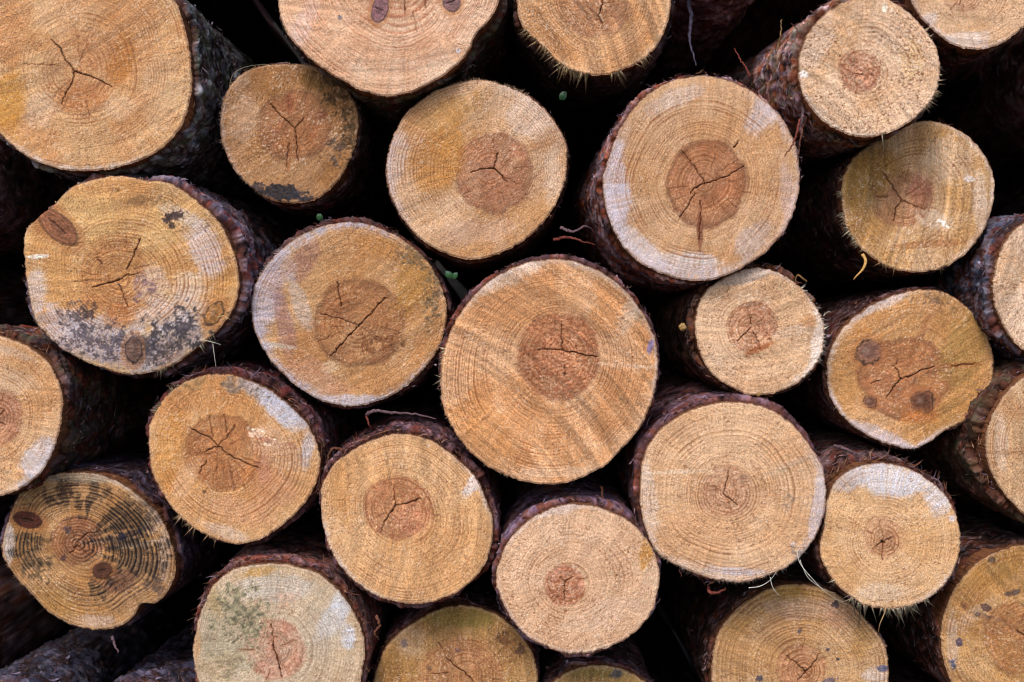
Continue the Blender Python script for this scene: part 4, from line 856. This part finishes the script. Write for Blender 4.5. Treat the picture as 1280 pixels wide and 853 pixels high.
for k, (pts, w, lab) in enumerate([
    ([(1000,150,0),(996,166,-6),(990,182,-8),(980,196,-4)], 1.8, 'reddish bark strip drooping onto the big bluish-edged log'),
    ([(1004,156,0),(1001,172,-6),(999,188,-8),(996,203,-4)], 1.4, 'second reddish bark strip, straighter, hanging beside the drooping one'),
    ([(1002,128,10),(1004,144,2),(1000,160,0),(1004,172,-2)], 2.6, 'ragged brown bark strip between the big bluish-edged log and the fuzzy one'),
    ([(938,96,0),(932,84,0),(924,72,4),(918,60,12)], 1.6, 'thin red splinter sticking up on the peeling trunk'),
    ([(973,60,20),(976,42,6),(977,24,0)], 1.6, 'upright straw-brown splinter on the back of the peeling trunk'),
    ([(700,284,30),(716,290,14),(732,283,12),(742,290,20)], 2.2, 'curved brown bark scrap in the gap above the largest central log'),
    ([(692,300,30),(712,297,14),(728,302,12),(744,306,20)], 2.0, 'flat brown bark scrap lying on the top of the largest central log'),
    ([(430,565,0),(420,560,-4),(412,566,-6),(408,580,-3)], 2.4, 'hooked purple bark strip beside the leaning orange log'),
    ([(458,520,0),(466,514,-6),(490,516,-8),(520,518,-4),(545,524,2)], 2.6, 'long bark strip arching above the clean tan log'),
    ([(458,520,0),(461,530,-4),(464,536,-2)], 1.6, 'short bark hook at the end of the long arching strip'),
    ([(752,608,20),(753,618,10),(752,630,6)], 1.9, 'red-brown twig stub above the small-hearted pale log'),
    ([(140,795,10),(143,806,4),(148,816,0)], 2.2, 'small reddish twig stub under the weathered dark-ringed log'),
    ([(885,735,4),(890,742,-3),(900,740,-5),(908,736,0)], 2.6, 'reddish bark crumb beneath the ring-filled log'),
    ([(470,770,0),(474,782,-4),(468,792,-6),(474,800,-2)], 2.2, 'curled reddish bark scrap beside the mouldy grey log'),
    ([(1043,558,10),(1054,560,-4),(1066,566,-6),(1072,574,-2)], 2.6, 'pinkish bark flake above the white-topped log'),
    ([(1030,395,-3),(1033,391,-6),(1038,390,-8)], .6, 'tiny pale splinter on the jagged side of the small pale log'),
    ([(858,-10,0),(864,20,-6),(862,50,-2),(870,82,0)], 3.4, 'broad bluish bark ribbon hanging left of the peeling trunk in the upper gap')]):
    yy_ = .10 if k == 16 else (-.03 if k < 3 else (.05 if k in (3, 4) else -.005))
    colr = (92,86,106) if k >= 16 else [(118,62,52), (104,66,50), (110,86,92)][k % 3]
    if 'pale splinter' in lab: colr = (226, 210, 186)
    if 'straw-brown' in lab: colr = (176, 140, 100)
    strand('bark_strip', pts, yy_, w, colr, M_BARK, lab, 'bark strip', None, flat=.4, wiggle=.45, seed=k)

def blob(name, px, py, y, r, col, label, cat, mat, seed):
    rg = np.random.RandomState(seed); X, Z = world(px, py, y)
    nu, nv2 = 20, 12; vs = []
    for i in range(nv2 + 1):
        for j in range(nu):
            a = 2 * math.pi * j / nu; e = math.pi * i / nv2
            rr = r * .001 * (1 + .22 * math.sin(3 * a + seed) * math.sin(e) + .12 * math.sin(5 * e + 2 * a))
            vs.append((X + rr * math.sin(e) * math.cos(a), y + .7 * rr * math.sin(e) * math.sin(a), Z + rr * math.cos(e) * 1.1))
    idx = np.arange((nv2 + 1) * nu).reshape(nv2 + 1, nu); rr_ = np.roll(idx, -1, axis=1)
    F = np.stack([idx[:-1].ravel(), rr_[:-1].ravel(), rr_[1:].ravel(), idx[1:].ravel()], 1)
    V = np.array(vs); org = V.min(0)
    o = new_mesh(name, V, F, np.tile(lin(col), (len(V), 1)), mat, None, origin=org); o.location = org
    tagit(o, label, cat)
blob('resin_drop', 853, 409, -.006, 4.2, (158, 122, 70), 'yellow resin drop stuck on the barked side of the small pale log', 'resin drop', M_RESIN, 3)
blob('resin_drop', 948, 493, -.004, 2.6, (150, 112, 62), 'yellow resin drop at the lower edge of the small pale log', 'resin drop', M_RESIN, 4)

def leaf(px, py, y, size, ang, label, seed, n=3):
    X, Z = world(px, py, y)
    root = empty('green_sprig', (X, y, Z)); tagit(root, label, 'leaf', 'green sprigs in the gaps')
    rg = np.random.RandomState(seed)
    for k in range(n):
        a = math.radians(ang + rg.uniform(-60, 60)); L_ = size * .001 * rg.uniform(.6, 1); w = L_ * .38
        m = 9; V = []
        for i in range(m):
            t = i / (m - 1); wd = w * math.sin(math.pi * min(1, t * .93 + .05)) ** .8
            cx_, cz_ = t * L_ * math.cos(a), t * L_ * math.sin(a)
            nx, nz = -math.sin(a), math.cos(a)
            dy = -.25 * L_ * math.sin(t * 2.2) + .001 * k
            V += [(cx_ - nx * wd, dy + wd * .3, cz_ - nz * wd), (cx_, dy, cz_), (cx_ + nx * wd, dy + wd * .3, cz_ + nz * wd)]
        F = []
        for i in range(m - 1):
            for j in range(2):
                q = 3 * i + j; F.append((q, q + 1, q + 4, q + 3))
        V = np.array(V)
        Vb = V + np.array([0, .0004, 0]); F = np.array(F); Fb = F[:, ::-1] + len(V)
        new_mesh('leaf_blade', np.concatenate([V, Vb]), np.concatenate([F, Fb]), np.tile(lin((50, 88, 54)), (2 * len(V), 1)) * (.7 + .6 * rg.rand(2 * len(V)))[:, None], M_RESIN, root)
leaf(700, 124, .03, 15, 60, 'small green leaf in the dark gap beside the Y-cracked log', 2)
leaf(565, 348, .02, 13, 80, 'tiny green sprig under the Y-cracked log', 6, 4)
leaf(400, 276, .03, 9, 60, 'tiny moss-green sprig on top of the blue-bleached log', 8, 3)

# ------------------------------------------------------------------ ground and the bank added behind the pile to keep the gaps dark
def sheet(name, fx, nx, ny):
    u, v = np.meshgrid(np.linspace(0, 1, nx), np.linspace(0, 1, ny)); V = fx(u.ravel(), v.ravel())
    idx = np.arange(nx * ny).reshape(ny, nx)
    F = np.stack([idx[:-1, :-1].ravel(), idx[:-1, 1:].ravel(), idx[1:, 1:].ravel(), idx[1:, :-1].ravel()], 1)
    c = np.tile(lin((30, 25, 22) if name == 'added_backdrop' else (58, 48, 38)), (len(V), 1))  # added backdrop coloured darker so no lit strips show between logs
    o = new_mesh(name, V, F, c, M_SOIL); o['kind'] = 'structure'
    return o
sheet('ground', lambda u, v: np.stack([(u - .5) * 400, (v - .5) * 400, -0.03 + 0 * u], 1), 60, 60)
def backdrop(u, v):  # unseen slope, added to block bright sky between the logs
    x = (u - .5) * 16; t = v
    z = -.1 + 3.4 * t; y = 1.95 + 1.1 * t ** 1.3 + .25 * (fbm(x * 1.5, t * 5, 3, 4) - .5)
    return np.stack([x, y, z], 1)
sheet('added_backdrop', backdrop, 160, 50)

# ------------------------------------------------------------------ light, sky, camera
SUN_EL, SUN_AZ = math.radians(48), math.radians(200)     # azimuth clockwise from +Y: behind the camera, a little to its left
w = bpy.data.worlds.new('World'); scene.world = w; w.use_nodes = True
nt = w.node_tree; bg = nt.nodes['Background']
sky = nt.nodes.new('ShaderNodeTexSky'); sky.sky_type = 'NISHITA'; sky.sun_disc = False
sky.sun_elevation = SUN_EL; sky.sun_rotation = SUN_AZ
sky.air_density = 1.0; sky.dust_density = 2.0; sky.ozone_density = 1.0
nt.links.new(sky.outputs['Color'], bg.inputs['Color']); bg.inputs['Strength'].default_value = 0.12
sd = bpy.data.lights.new('sun', 'SUN'); sd.energy = 1.5; sd.angle = math.radians(20); sd.color = (1.0, .955, .91)
so = bpy.data.objects.new('sun', sd); COL.objects.link(so)
from mathutils import Vector
dirv = Vector((math.sin(SUN_AZ) * math.cos(SUN_EL), math.cos(SUN_AZ) * math.cos(SUN_EL), math.sin(SUN_EL)))
so.rotation_euler = dirv.to_track_quat('Z', 'Y').to_euler()
so.location = dirv * 10

cd = bpy.data.cameras.new('camera'); co = bpy.data.objects.new('camera', cd); COL.objects.link(co)
co.location = (0, -D, CH); co.rotation_euler = (math.radians(90), 0, 0)
cd.sensor_width = 36; cd.lens = 36 * D / 1.28; cd.clip_start = .05; cd.clip_end = 1000
cd.dof.use_dof = True; cd.dof.focus_distance = D; cd.dof.aperture_fstop = 5.0
scene.camera = co
scene.cycles.pixel_filter_type = 'BLACKMAN_HARRIS'; scene.cycles.filter_width = 1.15
scene.render.resolution_x = 1024; scene.render.resolution_y = 682
vs = scene.view_settings; vs.view_transform = 'Standard'; vs.look = 'None'; vs.gamma = 1; vs.exposure = 0.6
